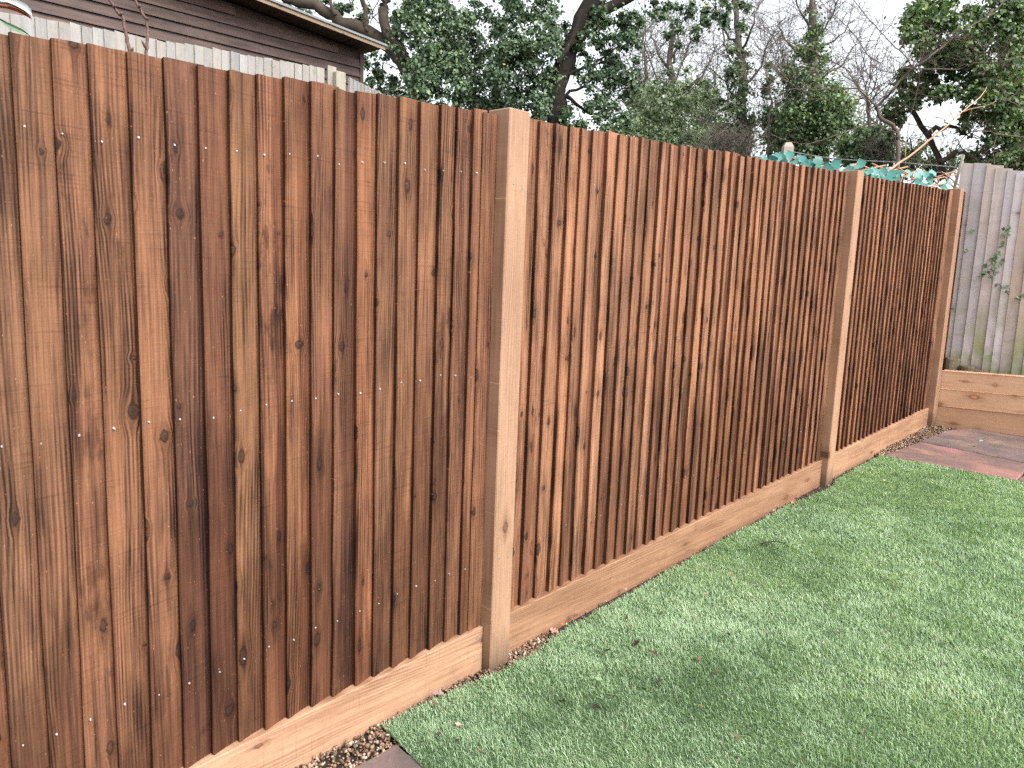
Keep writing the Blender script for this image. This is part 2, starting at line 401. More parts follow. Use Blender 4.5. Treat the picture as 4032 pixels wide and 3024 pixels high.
# ------------------------------------------------------------------ ground sheets
xs_ = np.concatenate([np.linspace(-300, -12, 14), np.linspace(-10, 16, 53), np.linspace(20, 400, 16)])
ys_ = np.concatenate([np.linspace(-300, -12, 12), np.linspace(-10, 0.9, 23), np.linspace(1.1, 6, 30), np.linspace(9, 400, 18)])
V = [(x, y, gz(x, y) - .035) for y in ys_ for x in xs_]
nx = len(xs_)
Fc = [(j * nx + i, j * nx + i + 1, (j + 1) * nx + i + 1, (j + 1) * nx + i) for j in range(len(ys_) - 1) for i in range(nx - 1)]
tag(link('ground', mesh_py('ground', V, Fc, True), M['earth']), kind='structure')

def sheet(name, poly, dz, mat, res=None, bumpz=0.0):
    """flat polygon following the garden slope"""
    bm = bmesh.new()
    vs = [bm.verts.new((x, y, SLOPE * x + dz)) for x, y in poly]
    bm.faces.new(vs)
    me = bpy.data.meshes.new(name); bm.to_mesh(me); bm.free()
    return link(name, me, mat)
tag(sheet('soil_strip', [(-.6, .03), (-.6, -.40), (1.9, -.40), (7.2, -.40), (7.2, .03)][::-1][::-1], -.018, M['soil']), kind='structure')

# lawn backing: its edges are the cut edges of the turf
LAWN = [(1.372, -.045), (1.53, -.050), (1.68, -.066), (1.86, -.092), (2.02, -.098), (2.14, -.085), (2.28, -.064), (2.55, -.070), (3.1, -.056), (3.6, -.046), (3.95, -.058),
        (4.3, -.060), (4.5, -.085), (4.8, -.105), (5.0, -.060), (5.45, -.06), (5.77, -.072), (5.785, -.40), (5.77, -.95), (5.78, -3.3), (1.25, -3.3), (1.335, -.311)]
lawn = sheet('lawn', LAWN, .004, M['backing']); tag(lawn, kind='structure')

# ------------------------------------------------------------------ the new fence
fence = empty('garden_fence', (0, 0, 0))
tag(fence, 'new brown stained featheredge fence with paler posts and gravel boards', 'fence')
B_STEP, B_W = .0205, .100
nail_me = None
def make_nail(r=.0034, h=.0012, n=10):
    V = [(0, -h, 0)]; F = []   # domed head, shank hidden in the wood
    for k in range(n):
        t_ = 2 * math.pi * k / n
        V += [(r * .72 * math.cos(t_), -h, r * .72 * math.sin(t_)), (r * math.cos(t_), .0040, r * math.sin(t_))]
    for k in range(n):
        a_, b_ = 1 + 2 * k, 1 + 2 * ((k + 1) % n)
        F += [(0, b_, a_)[::-1], (a_, b_, b_ + 1, a_ + 1)[::-1]]
    return mesh_py('nail_head', V, F)
nail_me = make_nail(); nail_me.materials.append(M['nail'])
screw_me = make_nail(.0048, .0014); screw_me.materials.append(M['screw'])

def board_mesh(width, h, zb, seed, last=False):
    r_ = random.Random(seed)
    prof_y_r = .003 if last else B_STEP * width / .076
    nz = 9
    V = []
    bow = r_.gauss(0, .0016); tw = r_.gauss(0, .002); lean = r_.gauss(0, .0016)
    taper = r_.gauss(0, .0012)
    tj = r_.gauss(0, .0022)
    wane = r_.random() < .22
    for i in range(nz):
        s = i / (nz - 1); z = zb + s * (h - zb)
        lx = bow * math.sin(math.pi * s) + r_.gauss(0, .0007) + lean * (s - .5) * 2 - (taper * s)
        ly = tw * (s - .5) * 2 + r_.gauss(0, .0007)
        if wane and 0 < i < nz - 1: ly += abs(r_.gauss(0, .0022)); lx += abs(r_.gauss(0, .0015))
        ch = .0022 + abs(r_.gauss(0, .0010))
        zz = z + (tj if i == nz - 1 else 0)
        for (x, y) in ((lx, ly + ch), (lx + ch, ly), (width * .55 + lx, ly + prof_y_r * .55 - .0006), (width + .024, prof_y_r + .0004), (width + .024, prof_y_r + .0115), (lx + .001, ly + .0190)):
            V.append((x, y, zz + SLOPE * x + (r_.gauss(0, .0010) if i == nz - 1 else 0)))
    F = []
    k = 6
    for i in range(nz - 1):
        for j in range(k):
            a_, b_ = i * k + j, i * k + (j + 1) % k
            F.append((a_, b_, b_ + k, a_ + k))
    F.append(tuple(range(k))[::-1]); F.append(tuple((nz - 1) * k + j for j in range(k)))
    return mesh_py('board', V, F)

bay1 = [-.31, -.235, -.155, -.075, .0, .078, .155, .232, .308, .385, .460, .534, .607, .687, .767, .846, .920, .996, 1.070, 1.147, 1.222, 1.299, 1.370, 1.444, 1.522, 1.601, 1.670, 1.739, 1.780]
bay2 = [1.972, 2.055, 2.137, 2.216, 2.284, 2.354, 2.442, 2.514, 2.589, 2.662, 2.733, 2.813, 2.888, 2.961, 3.036, 3.104, 3.181, 3.258, 3.338, 3.412, 3.489, 3.556, 3.634, 3.707, 3.785, 3.859,
        3.932, 4.025, 4.097, 4.180, 4.258, 4.332, 4.412, 4.493, 4.566, 4.651, 4.727, 4.785]
bay3 = [4.968 + .0785 * i + random.gauss(0, .004) for i in range(26)]
bay4 = [7.160, 7.232, 7.305, 7.378]
# tone of each board in the nearest bay, read off the photo (others vary about the mean)
tone1 = {.385: (.92, .95, .95), .460: (.95, .95, .92), .534: (1.02, .98, .95), .607: (1.0, .97, .92), .687: (1.04, 1.0, .97), .767: (.66, .62, .66), .846: (.70, .62, .62), .920: (.96, .97, .90),
         .996: (1.12, 1.04, 1.0), 1.070: (1.14, 1.08, .98), 1.147: (.92, .86, .85), 1.222: (.78, .74, .74), 1.299: (1.10, .98, .90), 1.370: (.92, .92, .90), 1.444: (.96, .95, .90),
         1.522: (1.0, .98, .95), 1.601: (1.02, 1.0, .97), 1.670: (.88, .84, .84), 1.739: (1.0, .95, .92), 1.780: (.95, .90, .88)}
def add_bay(us, end, i0, tones, mean=1.0, spread=.12, nail=.62):
    for i, u in enumerate(us):
        nxt = us[i + 1] if i + 1 < len(us) else end
        w = nxt - u
        base = SLOPE * u
        me = board_mesh(w if i + 1 < len(us) else max(w - .022, .03), TOP + random.gauss(0, .0018), GRAV + .001, i0 + i, i + 1 == len(us) and i0 < 400)
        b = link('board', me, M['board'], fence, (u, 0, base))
        if u in tones: c = [1.0 * q_ for q_ in tones[u]]
        else:
            g = mean + random.gauss(0, spread); k = random.gauss(0, .035)
            c = (g * (1 + k * .3), g * (1 - k * .2), g * (1 - k))
        b.color = (*[max(.3, x) for x in c], 1)
        for zn in (1.743, 1.088, .396):
            nd = link('nail', nail_me, None, b, None)
            xx = random.uniform(.012, .024) if w > .05 else w * .45
            k_ = nail * random.uniform(.72, 1.06); nd.scale = (k_, 1, k_); nd.rotation_euler = (random.gauss(0, .12), 0, random.gauss(0, .12))
            nd.location = (xx, B_STEP * xx / .076 - random.uniform(.0010, .0026), zn + SLOPE * xx + random.gauss(0, .006))
add_bay(bay1, 1.855, 100, tone1, nail=.95)
add_bay(bay2, 4.853, 200, {}, 1.42, .16)
add_bay(bay3, 7.055, 300, {}, 1.38, .18)
add_bay(bay4, 7.455, 400, {}, .9, .1)

def post(u, tone):
    me = box_mesh('post', (0, 0, -.05), (.100, .100, TOP + .013), .0035)
    p = link('post', me, M['post'], fence, (u, -.050, SLOPE * (u + .05)))
    p.color = (*tone, 1)
    for zn in (1.70, .415):
        for xx in (.03, .075):
            s_ = link('screw', screw_me, None, p); s_.location = (xx, -.0002, zn + random.gauss(0, .012))
    return p
post(1.8455, (1, 1, 1)); post(4.8455, (1.0, .98, .96)); post(7.0448, (.95, .93, .92))

def gravel_board(u0, u1, tone):
    me = box_mesh('gravel_board', (0, 0, -.02), (u1 - u0, .034, GRAV), .0025, SLOPE)
    g = link('gravel_board', me, M['gravel_board'], fence, (u0, -.012, SLOPE * u0)); g.color = (*tone, 1)
    for xx in (.03, u1 - u0 - .03):
        for zz in (.035, .118):
            s_ = link('screw', screw_me, None, g); s_.location = (xx, -.0002, zz + SLOPE * xx)
gravel_board(-.35, 1.843, (1.04, 1.03, 1.03)); gravel_board(1.953, 4.843, (.74, .69, .65)); gravel_board(4.953, 7.04, (.95, .92, .9))

# ------------------------------------------------------------------ sleeper wall on the right, raised bed behind it
SX = 7.160
sw = empty('sleeper_wall', (SX, -.04, SLOPE * SX)); tag(sw, 'low retaining wall of three stacked pale timber sleepers at the garden end', 'retaining wall')
for i in range(3):
    z0 = .352 + i * .1505 - SLOPE * SX - (.03 if i == 0 else 0)
    z1 = .352 + (i + 1) * .1505 - SLOPE * SX - .0045
    bm = bmesh.new(); bmesh.ops.create_cube(bm, size=1.0)
    for v in bm.verts:
        v.co = Vector(((v.co.x + .5) * .10, -(v.co.y + .5) * 2.6, z0 + (v.co.z + .5) * (z1 - z0)))
    bmesh.ops.bevel(bm, geom=bm.edges[:], offset=.004, segments=2, profile=.5, affect='EDGES')
    for v in bm.verts: v.co.z += -v.co.y * .036
    me = bpy.data.meshes.new('sleeper'); bm.to_mesh(me); bm.free()
    o = link('sleeper', me, M['sleeper'], sw, (random.gauss(0, .0025), random.gauss(0, .003), 0))
    o.color = (*[(.82, .78, .74), (1.0, .97, .95), (1.05, 1.03, 1.03)][i], 1)
bed = box_mesh('raised_bed', (SX + .105, -3.3, .30), (7.62, .0, .745), 0)
tag(link('raised_bed', bed, M['soil']), kind='structure')
for k, (px, py, d_, dy, lab) in enumerate([(3750, 1409, .122, 0, 'tallest round log stump beside the brown fence end'), (3808, 1440, .118, 0, 'middle round log stump between a taller and a shorter one'),
                                    (3866, 1460, .115, 0, 'shortest round log stump barely showing above the sleepers')]):
    p = on_x(px, py, 7.375); n = 14
    V, F = [], []
    for j, (zz, rr) in enumerate([(.60, 1.0), (p.z - .012, 1.0), (p.z - .003, .96), (p.z, .88)]):
        for q_ in range(n):
            t_ = 2 * math.pi * q_ / n; r_ = d_ / 2 * rr * (1 + .05 * math.sin(3 * t_ + k) + .03 * math.sin(7 * t_))
            V.append((r_ * math.cos(t_), r_ * math.sin(t_), zz - .60 + (random.gauss(0, .003) if j == 3 else 0)))
    for j in range(3):
        for q_ in range(n):
            a_, b_ = j * n + q_, j * n + (q_ + 1) % n; F.append((a_, b_, b_ + n, a_ + n))
    V.append((0, 0, p.z - .60 + .002)); c_ = len(V) - 1
    F += [(3 * n + q_, 3 * n + (q_ + 1) % n, c_) for q_ in range(n)]
    o = link('log_stump', mesh_py('log_stump', V, F, False), M['log'], None, (7.375, p.y, .60))
    o.color = (1, 1, 1, 1); tag(o, lab, 'log stump', 'log stumps in the raised bed')

# ------------------------------------------------------------------ weathered fence at the far end
gf = empty('grey_fence', (7.5, 0, .74)); tag(gf, 'weathered grey featheredge fence with mossy foot behind the sleepers', 'fence')
ytops = [(.085, 2.545), (-.016, 2.54), (-.103, 2.52), (-.180, 2.49), (-.265, 2.465), (-.330, 2.435), (-.395, 2.41)]
yy = -.48
zt = 2.385
while yy > -2.6:
    ytops.append((yy, zt)); yy -= random.uniform(.075, .092); zt -= max(0.0, .02 - .002 * len(ytops))
for i, (y, zt) in enumerate(ytops):
    w = .118
    tilt = random.gauss(0, .006)
    V = []
    for j in range(7):
        s = j / 6; z = s * (zt - .715)
        for (dx, dy) in ((0.0, 0), (.0155 + random.gauss(0, .0008), -w), (.022, -w), (.016, 0)):
            V.append((dx + random.gauss(0, .0006), dy + tilt * (s - .3) + random.gauss(0, .0008), z + (.03 * dy / w * -0 if j < 6 else -.012 * dy / w * -1)))
    F = []
    for j in range(6):
        for q_ in range(4):
            a_, b_ = j * 4 + q_, j * 4 + (q_ + 1) % 4; F.append((a_, b_, b_ + 4, a_ + 4))
    F += [(3, 2, 1, 0), (24, 25, 26, 27)]
    o = link('board', mesh_py('board', V, F), M['grey_board'], gf, (-.022, y, -.025))
    # each board laps over the one before
    g = 1 + random.gauss(0, .10); o.color = (g * (1.06 if i % 3 == 0 else 1), g, g * (.97 if i % 3 == 0 else 1.03), 1)
# loose leaning batten in the corner
a1, a0 = on_x(3794, 609, 7.46), on_x(3753, 760, 7.46)
bt = Tubes(); bt.add([a0 - (a1 - a0) * 1.2 - a0, a1 - a0], .013, 4)
o = bt.build('leaning_batten', M['grey_board'], None, False); o.location = a0; o.color = (.85, .9, .75, 1)
tag(o, 'thin grey batten leaning in the corner where brown fence meets grey fence', 'batten')

# ivy shoot on the grey fence
def ivy_leaf_mesh(s=1.0):
    V = [(0, 0, 0), (-.42, .18, .03), (-.50, .52, .0), (-.22, .50, .05), (0, 1.0, 0), (.22, .50, .05), (.50, .52, 0), (.42, .18, .03), (0, .42, -.05)]
    F = [(8, 0, 1), (8, 1, 2), (8, 2, 3), (8, 3, 4), (8, 4, 5), (8, 5, 6), (8, 6, 7), (8, 7, 0)]
    return mesh_py('ivy_leaf', [(x * s, y * s, z * s) for x, y, z in V], F)
ivyl = ivy_leaf_mesh(); ivyl.materials.append(M['leafcol'])
def face_quat(n, roll):
    n = Vector(n).normalized()
    return n.to_track_quat('Z', 'Y') @ Matrix.Rotation(roll, 4, 'Z').to_quaternion()
vine = empty('ivy_vine', on_x(3920, 1040, 7.49)); tag(vine, 'green ivy shoot climbing the weathered grey fence', 'ivy')
vp = [(4025, 1185), (3975, 1165), (3940, 1125), (3905, 1095), (3885, 1055), (3915, 1030), (3932, 990), (3945, 955), (3952, 920), (3965, 900), (3980, 885)]
vt = Tubes(); vt.add([on_x(a_, b_, 7.484) - vine.location for a_, b_ in vp], .0022, 4)
vt.add([on_x(a_, b_, 7.484) - vine.location for a_, b_ in [(3905, 1095), (3870, 1085), (3850, 1088)]], .0016, 4)
vt.build('stem', M['twig'], vine)
lv = [(3980, 888), (3968, 898), (3956, 908), (3972, 910), (3948, 922), (3962, 925), (3945, 938), (3955, 950), (3940, 958), (3936, 985), (3945, 975), (3928, 998), (3934, 1010), (3940, 1022),
      (3925, 1022), (3920, 1040), (3932, 1045), (3905, 1028), (3896, 1020), (3888, 1045), (3878, 1052), (3872, 1065), (3890, 1068), (3905, 1055), (3918, 1060), (3922, 1072), (3912, 1080), (3898, 1092),
      (3858, 1088), (3862, 1082), (3918, 1120), (3942, 1142), (3952, 1128), (3962, 1155), (3820, 912), (3808, 993), (4010, 1180), (4022, 1160)]
for px, py in lv:
    p = on_x(px + random.gauss(0, 2), py + random.gauss(0, 2), 7.468 + random.uniform(-.012, .008))
    o = link('ivy_leaf', ivyl, None, vine); o.location = p - vine.location
    o.rotation_mode = 'QUATERNION'; o.rotation_quaternion = face_quat((-1, random.gauss(0, .35), random.gauss(.25, .35)), random.uniform(0, 6.28))
    s = random.uniform(.030, .046); o.scale = (s, s, s)
    g = random.uniform(.7, 1.25); o.color = (.10 * g, .19 * g, .075 * g, 1)

# ------------------------------------------------------------------ back-left: pale fence and shed
FY = 4.5
pf = empty('pale_fence', (1.5, FY, gz(1.5, FY))); tag(pf, 'pale weathered closeboard fence with mossy post in front of dark shed', 'fence')
pL, pR = on_y(0, 42, FY), on_y(1288, 271, FY)
def pale_board(p_top, w, yaw=0, name='board', tone=None):
    zb = gz(p_top.x, min(p_top.y, FY)) - .02
    V = []
    for s in (0, .35, .7, 1):
        for (dx, dy) in ((0, 0), (w, .010), (w, .018), (0, .018)):
            V.append((dx + random.gauss(0, .001), dy + random.gauss(0, .0012), s * (p_top.z - zb) + (random.gauss(0, .003) if s == 1 else 0)))
    F = []
    for j in range(3):
        for q_ in range(4):
            a_, b_ = j * 4 + q_, j * 4 + (q_ + 1) % 4; F.append((a_, b_, b_ + 4, a_ + 4))
    F += [(3, 2, 1, 0), (12, 13, 14, 15)]
    o = link(name, mesh_py(name, V, F), M['pale_board'], pf, Vector((p_top.x, p_top.y, zb)) - pf.location)
    o.rotation_euler = (0, 0, yaw)
    g = 1 + random.gauss(0, .06); k = random.gauss(0, .025)
    o.color = tone or (g * (1 + k), g, g * (1 - k), 1)
    return o
x = .7
while x < pR.x - .03:
    z = pL.z + (pR.z - pL.z) * (x - pL.x) / (pR.x - pL.x)
    pale_board(Vector((x, FY + random.gauss(0, .003), z + random.gauss(0, .004))), .086)
    x += random.uniform(.070, .079)
# slightly taller end board, then the post
pe = on_y(1290, 257, FY); pale_board(Vector((pe.x, FY - .004, pe.z)), .095, tone=(1.05, 1.02, .95, 1))
pp = on_y(1325, 277, FY - .06)
me = box_mesh('post', (0, 0, 0), (.105, .115, pp.z - gz(pp.x, FY)), .008)
po = link('post', me, M['pale_board'], pf, Vector((pp.x, FY - .06, gz(pp.x, FY))) - pf.location); po.color = (1.12, 1.08, .92, 1)
# the return panel turns away behind the post
r0 = on_y(1378, 303, FY + .05); d_ = FPX
best = None
for dep in np.arange(6.5, 12, .02):
    q_ = at(1492, 362, dep)
    if best is None or abs(q_.z - (r0.z + .02)) < abs(best.z - (r0.z + .02)): best = q_
dirv = Vector((best.x - r0.x, best.y - r0.y, 0)); L_ = dirv.length; dirv.normalize(); yaw = math.atan2(dirv.y, dirv.x)
s = 0
while s < L_ + .3:
    pale_board(Vector((r0.x + dirv.x * s, r0.y + dirv.y * s, r0.z + (best.z - r0.z) * s / L_ + random.gauss(0, .006))), .10, yaw)
    s += .088

SY = 7.0
sc_ = on_y(1424, 250, SY)
shed = empty('shed', (sc_.x, SY, gz(sc_.x, SY))); tag(shed, 'dark brown timber clad shed with sloping felt roof behind the pale fence', 'shed')
e0, e1 = on_y(1030, 0, SY - .35), on_y(1517, 191, SY - .35)
rs = (e1.z - e0.z) / (e1.x - e0.x)                    # roof fall
def roof_z(x): return e0.z + rs * (x - e0.x)
zb0 = on_y(1422, 236, SY).z
pitch = on_y(1422, 236, SY).z - on_y(1422, 308, SY).z
pitch /= 2
x0 = -1.6
k = -14
while True:
    zb = zb0 + k * pitch
    zt = zb + pitch + .012
    if zb > roof_z(x0) + .3 or k > 18: break
    # clip the top board row under the roof slope
    xr = sc_.x
    if roof_z(xr) - .03 < zt:
        xr = min(xr, e0.x + (zt + .03 - e0.z) / rs)
    if xr > x0 + .2:
        V = []
        nseg = 6
        for j in range(nseg + 1):
            xx = x0 + (xr - x0) * j / nseg
            for (dy, z) in ((-.034 + random.gauss(0, .0015), zb), (-.008, zt - .004), (.004, zt), (-.010, zb + .004)):
                V.append((xx - sc_.x, dy, z - shed.location.z))
        F = []
        for j in range(nseg):
            for q_ in range(4):
                a_, b_ = j * 4 + q_, j * 4 + (q_ + 1) % 4; F.append((a_ + 4, b_ + 4, b_, a_))
        F += [(0, 1, 2, 3), (nseg * 4 + 3, nseg * 4 + 2, nseg * 4 + 1, nseg * 4)]
        o = link('cladding_board', mesh_py('cladding_board', V, F), M['shed'], shed, (0, 0, 0))
        g = random.uniform(.8, 1.25); o.color = (g * 1.05, g * .98, g, 1)
    k += 1
# wall body behind the cladding (follows the roof slope)
gz_ = shed.location.z
body = [(x0, .006, 0), (sc_.x, .006, 0), (sc_.x, .006, roof_z(sc_.x) - gz_ - .02), (x0, .006, roof_z(x0) - gz_ - .02)]
V = [(a_ - sc_.x, b_, c_) for a_, b_, c_ in body] + [(a_ - sc_.x, b_ + 2.6, c_) for a_, b_, c_ in body]
F = [(0, 1, 2, 3), (7, 6, 5, 4), (1, 0, 4, 5), (2, 1, 5, 6), (3, 2, 6, 7), (0, 3, 7, 4)]
o = link('wall', mesh_py('wall', V, F), M['shed'], shed); o.color = (.75, .7, .7, 1)
# corner trim
o = link('corner_trim', box_mesh('corner_trim', (-.045, -.034, 0), (.012, -.003, roof_z(sc_.x) - gz_ - .05), .003), M['shed'], shed); o.color = (1, .95, .95, 1)
xa, xb = x0 - .3, e1.x
def slab_along(name, ya, yb, za, zb_, mat, xb=xb):
    V = []
    for xx in (xa, xb):
        for (y_, z_) in ((ya, za), (yb, za), (yb, zb_), (ya, zb_)):
            V.append((xx - sc_.x, y_, roof_z(xx) + z_ - gz_))
    return link(name, mesh_py(name, V, [(0, 1, 2, 3), (7, 6, 5, 4), (0, 4, 5, 1), (1, 5, 6, 2), (2, 6, 7, 3), (3, 7, 4, 0)]), mat, shed)
o = slab_along('fascia', -.352, -.328, -.022, .024, M['fascia']); o.color = (1, 1, 1, 1)
slab_along('roof', -.37, 2.9, .026, .052, M['felt'], e1.x + .02)
slab_along('soffit', -.327, 2.6, .004, .030, M['shed'])

# ------------------------------------------------------------------ foliage machinery
def leaf_mesh(name, centers, spread, n_each, size, tint_fn, flat=.55, hang=.5, up=.55, aspect=.85, wide=1.0):
    C = np.repeat(np.asarray(centers, float), n_each, axis=0); N = len(C)
    sp = np.repeat(np.asarray(spread, float), n_each, axis=0)
    off = rng.normal(size=(N, 3)); off /= np.linalg.norm(off, axis=1, keepdims=True) + 1e-9
    off *= np.abs(rng.normal(0, .62, (N, 1)))
    P = C + off * sp * np.array([1, 1, .8])
    nrm = off * .75 + rng.normal(size=(N, 3)) * flat + np.array([-.15, -.35, up])
    nrm /= np.linalg.norm(nrm, axis=1, keepdims=True) + 1e-9
    tdir = rng.normal(size=(N, 3)) * .7 + np.array([0, 0, -hang * 1.6])
    tdir -= nrm * (tdir * nrm).sum(1, keepdims=True); tdir /= np.linalg.norm(tdir, axis=1, keepdims=True) + 1e-9
    sdir = np.cross(nrm, tdir)
    L = size * rng.uniform(.6, 1.25, (N, 1)); Wd = L * aspect * .5 * wide
    V = np.stack([P, P + tdir * L * .38 + sdir * Wd + nrm * L * .08, P + tdir * L, P + tdir * L * .38 - sdir * Wd + nrm * L * .08], 1).reshape(-1, 3)
    idx = np.arange(N) * 4
    loops = np.stack([idx, idx + 1, idx + 2, idx, idx + 2, idx + 3], 1).ravel()
    tn = np.repeat(tint_fn(P, N), 2)
    return mesh_np(name, V, loops, np.full(N * 2, 3), tn)
def tint_rand(lo=.05, hi=.8, yellow=.002):
    def f(P, N):
        t_ = np.clip(rng.normal((lo + hi) / 2, (hi - lo) / 3.2, N), 0, .95)
        # clumps of fresher and older leaves
        ph = np.sin(P[:, 0] * 3.1 + 1.3) + np.sin(P[:, 2] * 3.7 + P[:, 1] * 2.1) + np.sin(P[:, 0] * 6.3 - P[:, 2] * 5.1)
        t_ = np.clip(t_ + ph * .07, 0, .95)
        t_[rng.random(N) < yellow] = 1.0
        return t_
    return f
def blobs(regs):
    """regs: (px, py, rx, ry, n, depth, ddepth, clump radius) -> clump centres and radii"""
    C, Rr = [], []
    for px, py, rx, ry, n, dep, dd, cr in regs:
        for _ in range(n):
            while True:
                a_, b_ = random.uniform(-1, 1), random.uniform(-1, 1)
                if a_ * a_ + b_ * b_ < 1: break
            p = at(px + a_ * rx, py + b_ * ry, dep + random.uniform(-dd, dd))
            if p.z < gz(p.x, p.y) + .1: continue
            C.append(p); s = cr * random.uniform(.6, 1.3); Rr.append((s, s, s * random.uniform(.8, 1.2)))
    return np.array([tuple(c) for c in C]), np.array(Rr)
def crown(name, regs, n_each, size, mat, parent, tint, **kw):
    C, Rr = blobs(regs)
    base = Vector(parent.location)
    C = C - np.array(tuple(base))
    return link(name, leaf_mesh(name, C, Rr, n_each, size, tint, **kw), M[mat], parent)
def px_line(pts, depth, base, dz=0.25):
    out = []; d_ = depth
    for i, (a_, b_) in enumerate(pts):
        out.append(at(a_, b_, d_) - base); d_ += random.gauss(0, dz)
    return out
def twigs(T, line, r0, n, length, depth=2, up=.25, sides=3, spread=1.0):
    """side twigs off a polyline, recursing"""
    for _ in range(n):
        f_ = random.uniform(.15, .98); i = min(int(f_ * (len(line) - 1)), len(line) - 2)
        p = line[i].lerp(line[i + 1], f_ * (len(line) - 1) - i)
        ax = (line[i + 1] - line[i]).normalized()
        d_ = (ax * random.uniform(.2, .9) + Vector((random.gauss(0, spread), random.gauss(0, spread), random.gauss(up, spread * .8)))).normalized()
        L = length * random.uniform(.45, 1.2); q_ = [p]; k = 5
        for j in range(k):
            d_ = (d_ + Vector((random.gauss(0, .22), random.gauss(0, .22), random.gauss(.05, .2)))).normalized()
            q_.append(q_[-1] + d_ * L / k)
        T.add(q_, [r0, r0 * .35], sides, False)
        if depth > 1: twigs(T, q_, r0 * .6, max(2, n // 3 if n > 8 else 3), length * .5, depth - 1, up, sides, spread)

# ------------------------------------------------------------------ tree 1: the big ivy-clad tree behind the shed corner
D1 = 13.5
base = at(1640, 700, D1); base.z = gz(base.x, base.y)
t1 = empty('ivy_tree', base); tag(t1, 'large dark ivy covered tree with thick crooked limbs beside the shed roof', 'tree')
T = Tubes()
limbA = [(1090, -30), (1150, 0), (1224, 15), (1300, 55), (1350, 90), (1447, 124), (1522, 174), (1572, 224), (1612, 290), (1640, 380), (1650, 520)]
lineA = smoothline(px_line(limbA, D1, base, .04), 3, .012); T.add(lineA + [Vector((0, 0, 0))], [.05, .07, .08, .085] + [.09 + .003 * i for i in range(len(lineA) - 3)], 7)
limbB = [(1525, -200), (1520, -60), (1517, 0), (1507, 60), (1527, 129), (1572, 189), (1600, 240)]
T.add(smoothline(px_line(limbB, D1 - .1, base, .03), 3, .012), [.10, .085], 7)
T.add(smoothline(px_line([(1420, -60), (1428, 0), (1442, 50), (1438, 100), (1449, 122)], D1, base, .02), 3, .01), [.04, .05], 6)
T.add(smoothline(px_line([(1290, -50), (1300, 10), (1320, 60)], D1, base, .02), 3), .035, 5)
for _ in range(6):
    a_ = random.choice(lineA[4:-4]); twigs(T, [a_, a_ + Vector((random.gauss(0, .3), 0, .5))], .012, 3, .7, 2)
T.build('trunk', M['bark_limb'], t1)
crown('crown', [(1700, 120, 150, 170, 90, D1, .7, .19), (1720, 330, 130, 130, 66, D1 - .3, .5, .18), (1660, 480, 110, 70, 24, D1 - .2, .4, .17),
                (1880, 250, 120, 260, 84, D1 + .6, .6, .20), (1500, 340, 60, 60, 9, D1 + 1.2, .4, .13), (1480, 250, 55, 60, 8, D1 + 1.5, .4, .12), (1560, 410, 70, 60, 17, D1 + 1.0, .4, .15),
                (1240, 30, 130, 40, 9, D1 + 1.0, .4, .12), (1420, 60, 90, 60, 9, D1 + 1.2, .4, .12), (1600, 60, 60, 90, 16, D1 + .8, .4, .15), (1470, 440, 50, 50, 9, D1 + 1.6, .4, .13),
                (1650, 610, 70, 80, 16, D1, .35, .2), (1750, -250, 500, 190, 50, D1 + .5, 1.2, .35)],
      118, .064, 'ivy', t1, tint_rand(.10, .88, .003))

# tree 1b: its neighbour, a leaning trunk with looser ivy
D2 = 13.0
base = at(2185, 720, D2); base.z = gz(base.x, base.y)
t2 = empty('ivy_tree', base); tag(t2, 'ivy covered tree with dark trunk leaning right, loose foliage against the sky', 'tree')
T = Tubes()
tr = [(2440, -160), (2380, -70), (2318, 30), (2258, 174), (2214, 273), (2194, 358), (2190, 450), (2186, 560)]
ln = smoothline(px_line(tr, D2, base, .03), 3, .015); T.add(ln + [Vector((0, 0, 0))], [.13, .19], 8)
T.add(smoothline(px_line([(2700, -120), (2560, -50), (2437, 10), (2350, 50)], D2, base, .05), 3, .01), [.06, .10], 6)
T.add(smoothline(px_line([(2290, 40), (2262, 130), (2225, 200), (2195, 250)], D2 - .3, base, .03), 3, .01), [.045, .055], 6)
for q_ in ([(2200, 400), (2300, 340), (2420, 380)], [(2210, 300), (2330, 260), (2440, 180)], [(2190, 430), (2090, 420), (2010, 380)], [(2220, 380), (2330, 440), (2450, 430)]):
    l_ = smoothline(px_line(q_, D2, base, .2), 4, .02); T.add(l_, [.035, .01], 5); twigs(T, l_, .010, 5, .7, 2)
T.build('trunk', M['bark'], t2)
crown('crown', [(2080, 100, 130, 190, 74, D2 - .2, .6, .19), (2060, 320, 140, 170, 74, D2 - .2, .6, .19), (2020, 440, 130, 60, 26, D2, .5, .17),
                (2330, 160, 120, 150, 36, D2 + .3, .6, .15), (2420, 90, 110, 110, 26, D2 + .3, .6, .15), (2380, 330, 110, 120, 32, D2 + .2, .6, .15),
                (2340, 470, 150, 70, 32, D2 + .1, .6, .15), (2470, 240, 50, 160, 14, D2 + .3, .5, .12),
                (2640, 30, 90, 60, 13, D2 + .5, .4, .12), (2790, 60, 90, 100, 19, D2 + .5, .5, .12), (2900, 60, 60, 60, 7, D2 + .5, .4, .11), (2660, 140, 30, 40, 4, D2 + .5, .3, .10),
                (2188, 610, 70, 90, 16, D2, .35, .2), (2350, -230, 520, 180, 40, D2 + .3, 1.2, .35)],
      96, .062, 'ivy', t2, tint_rand(.04, .74, .003))

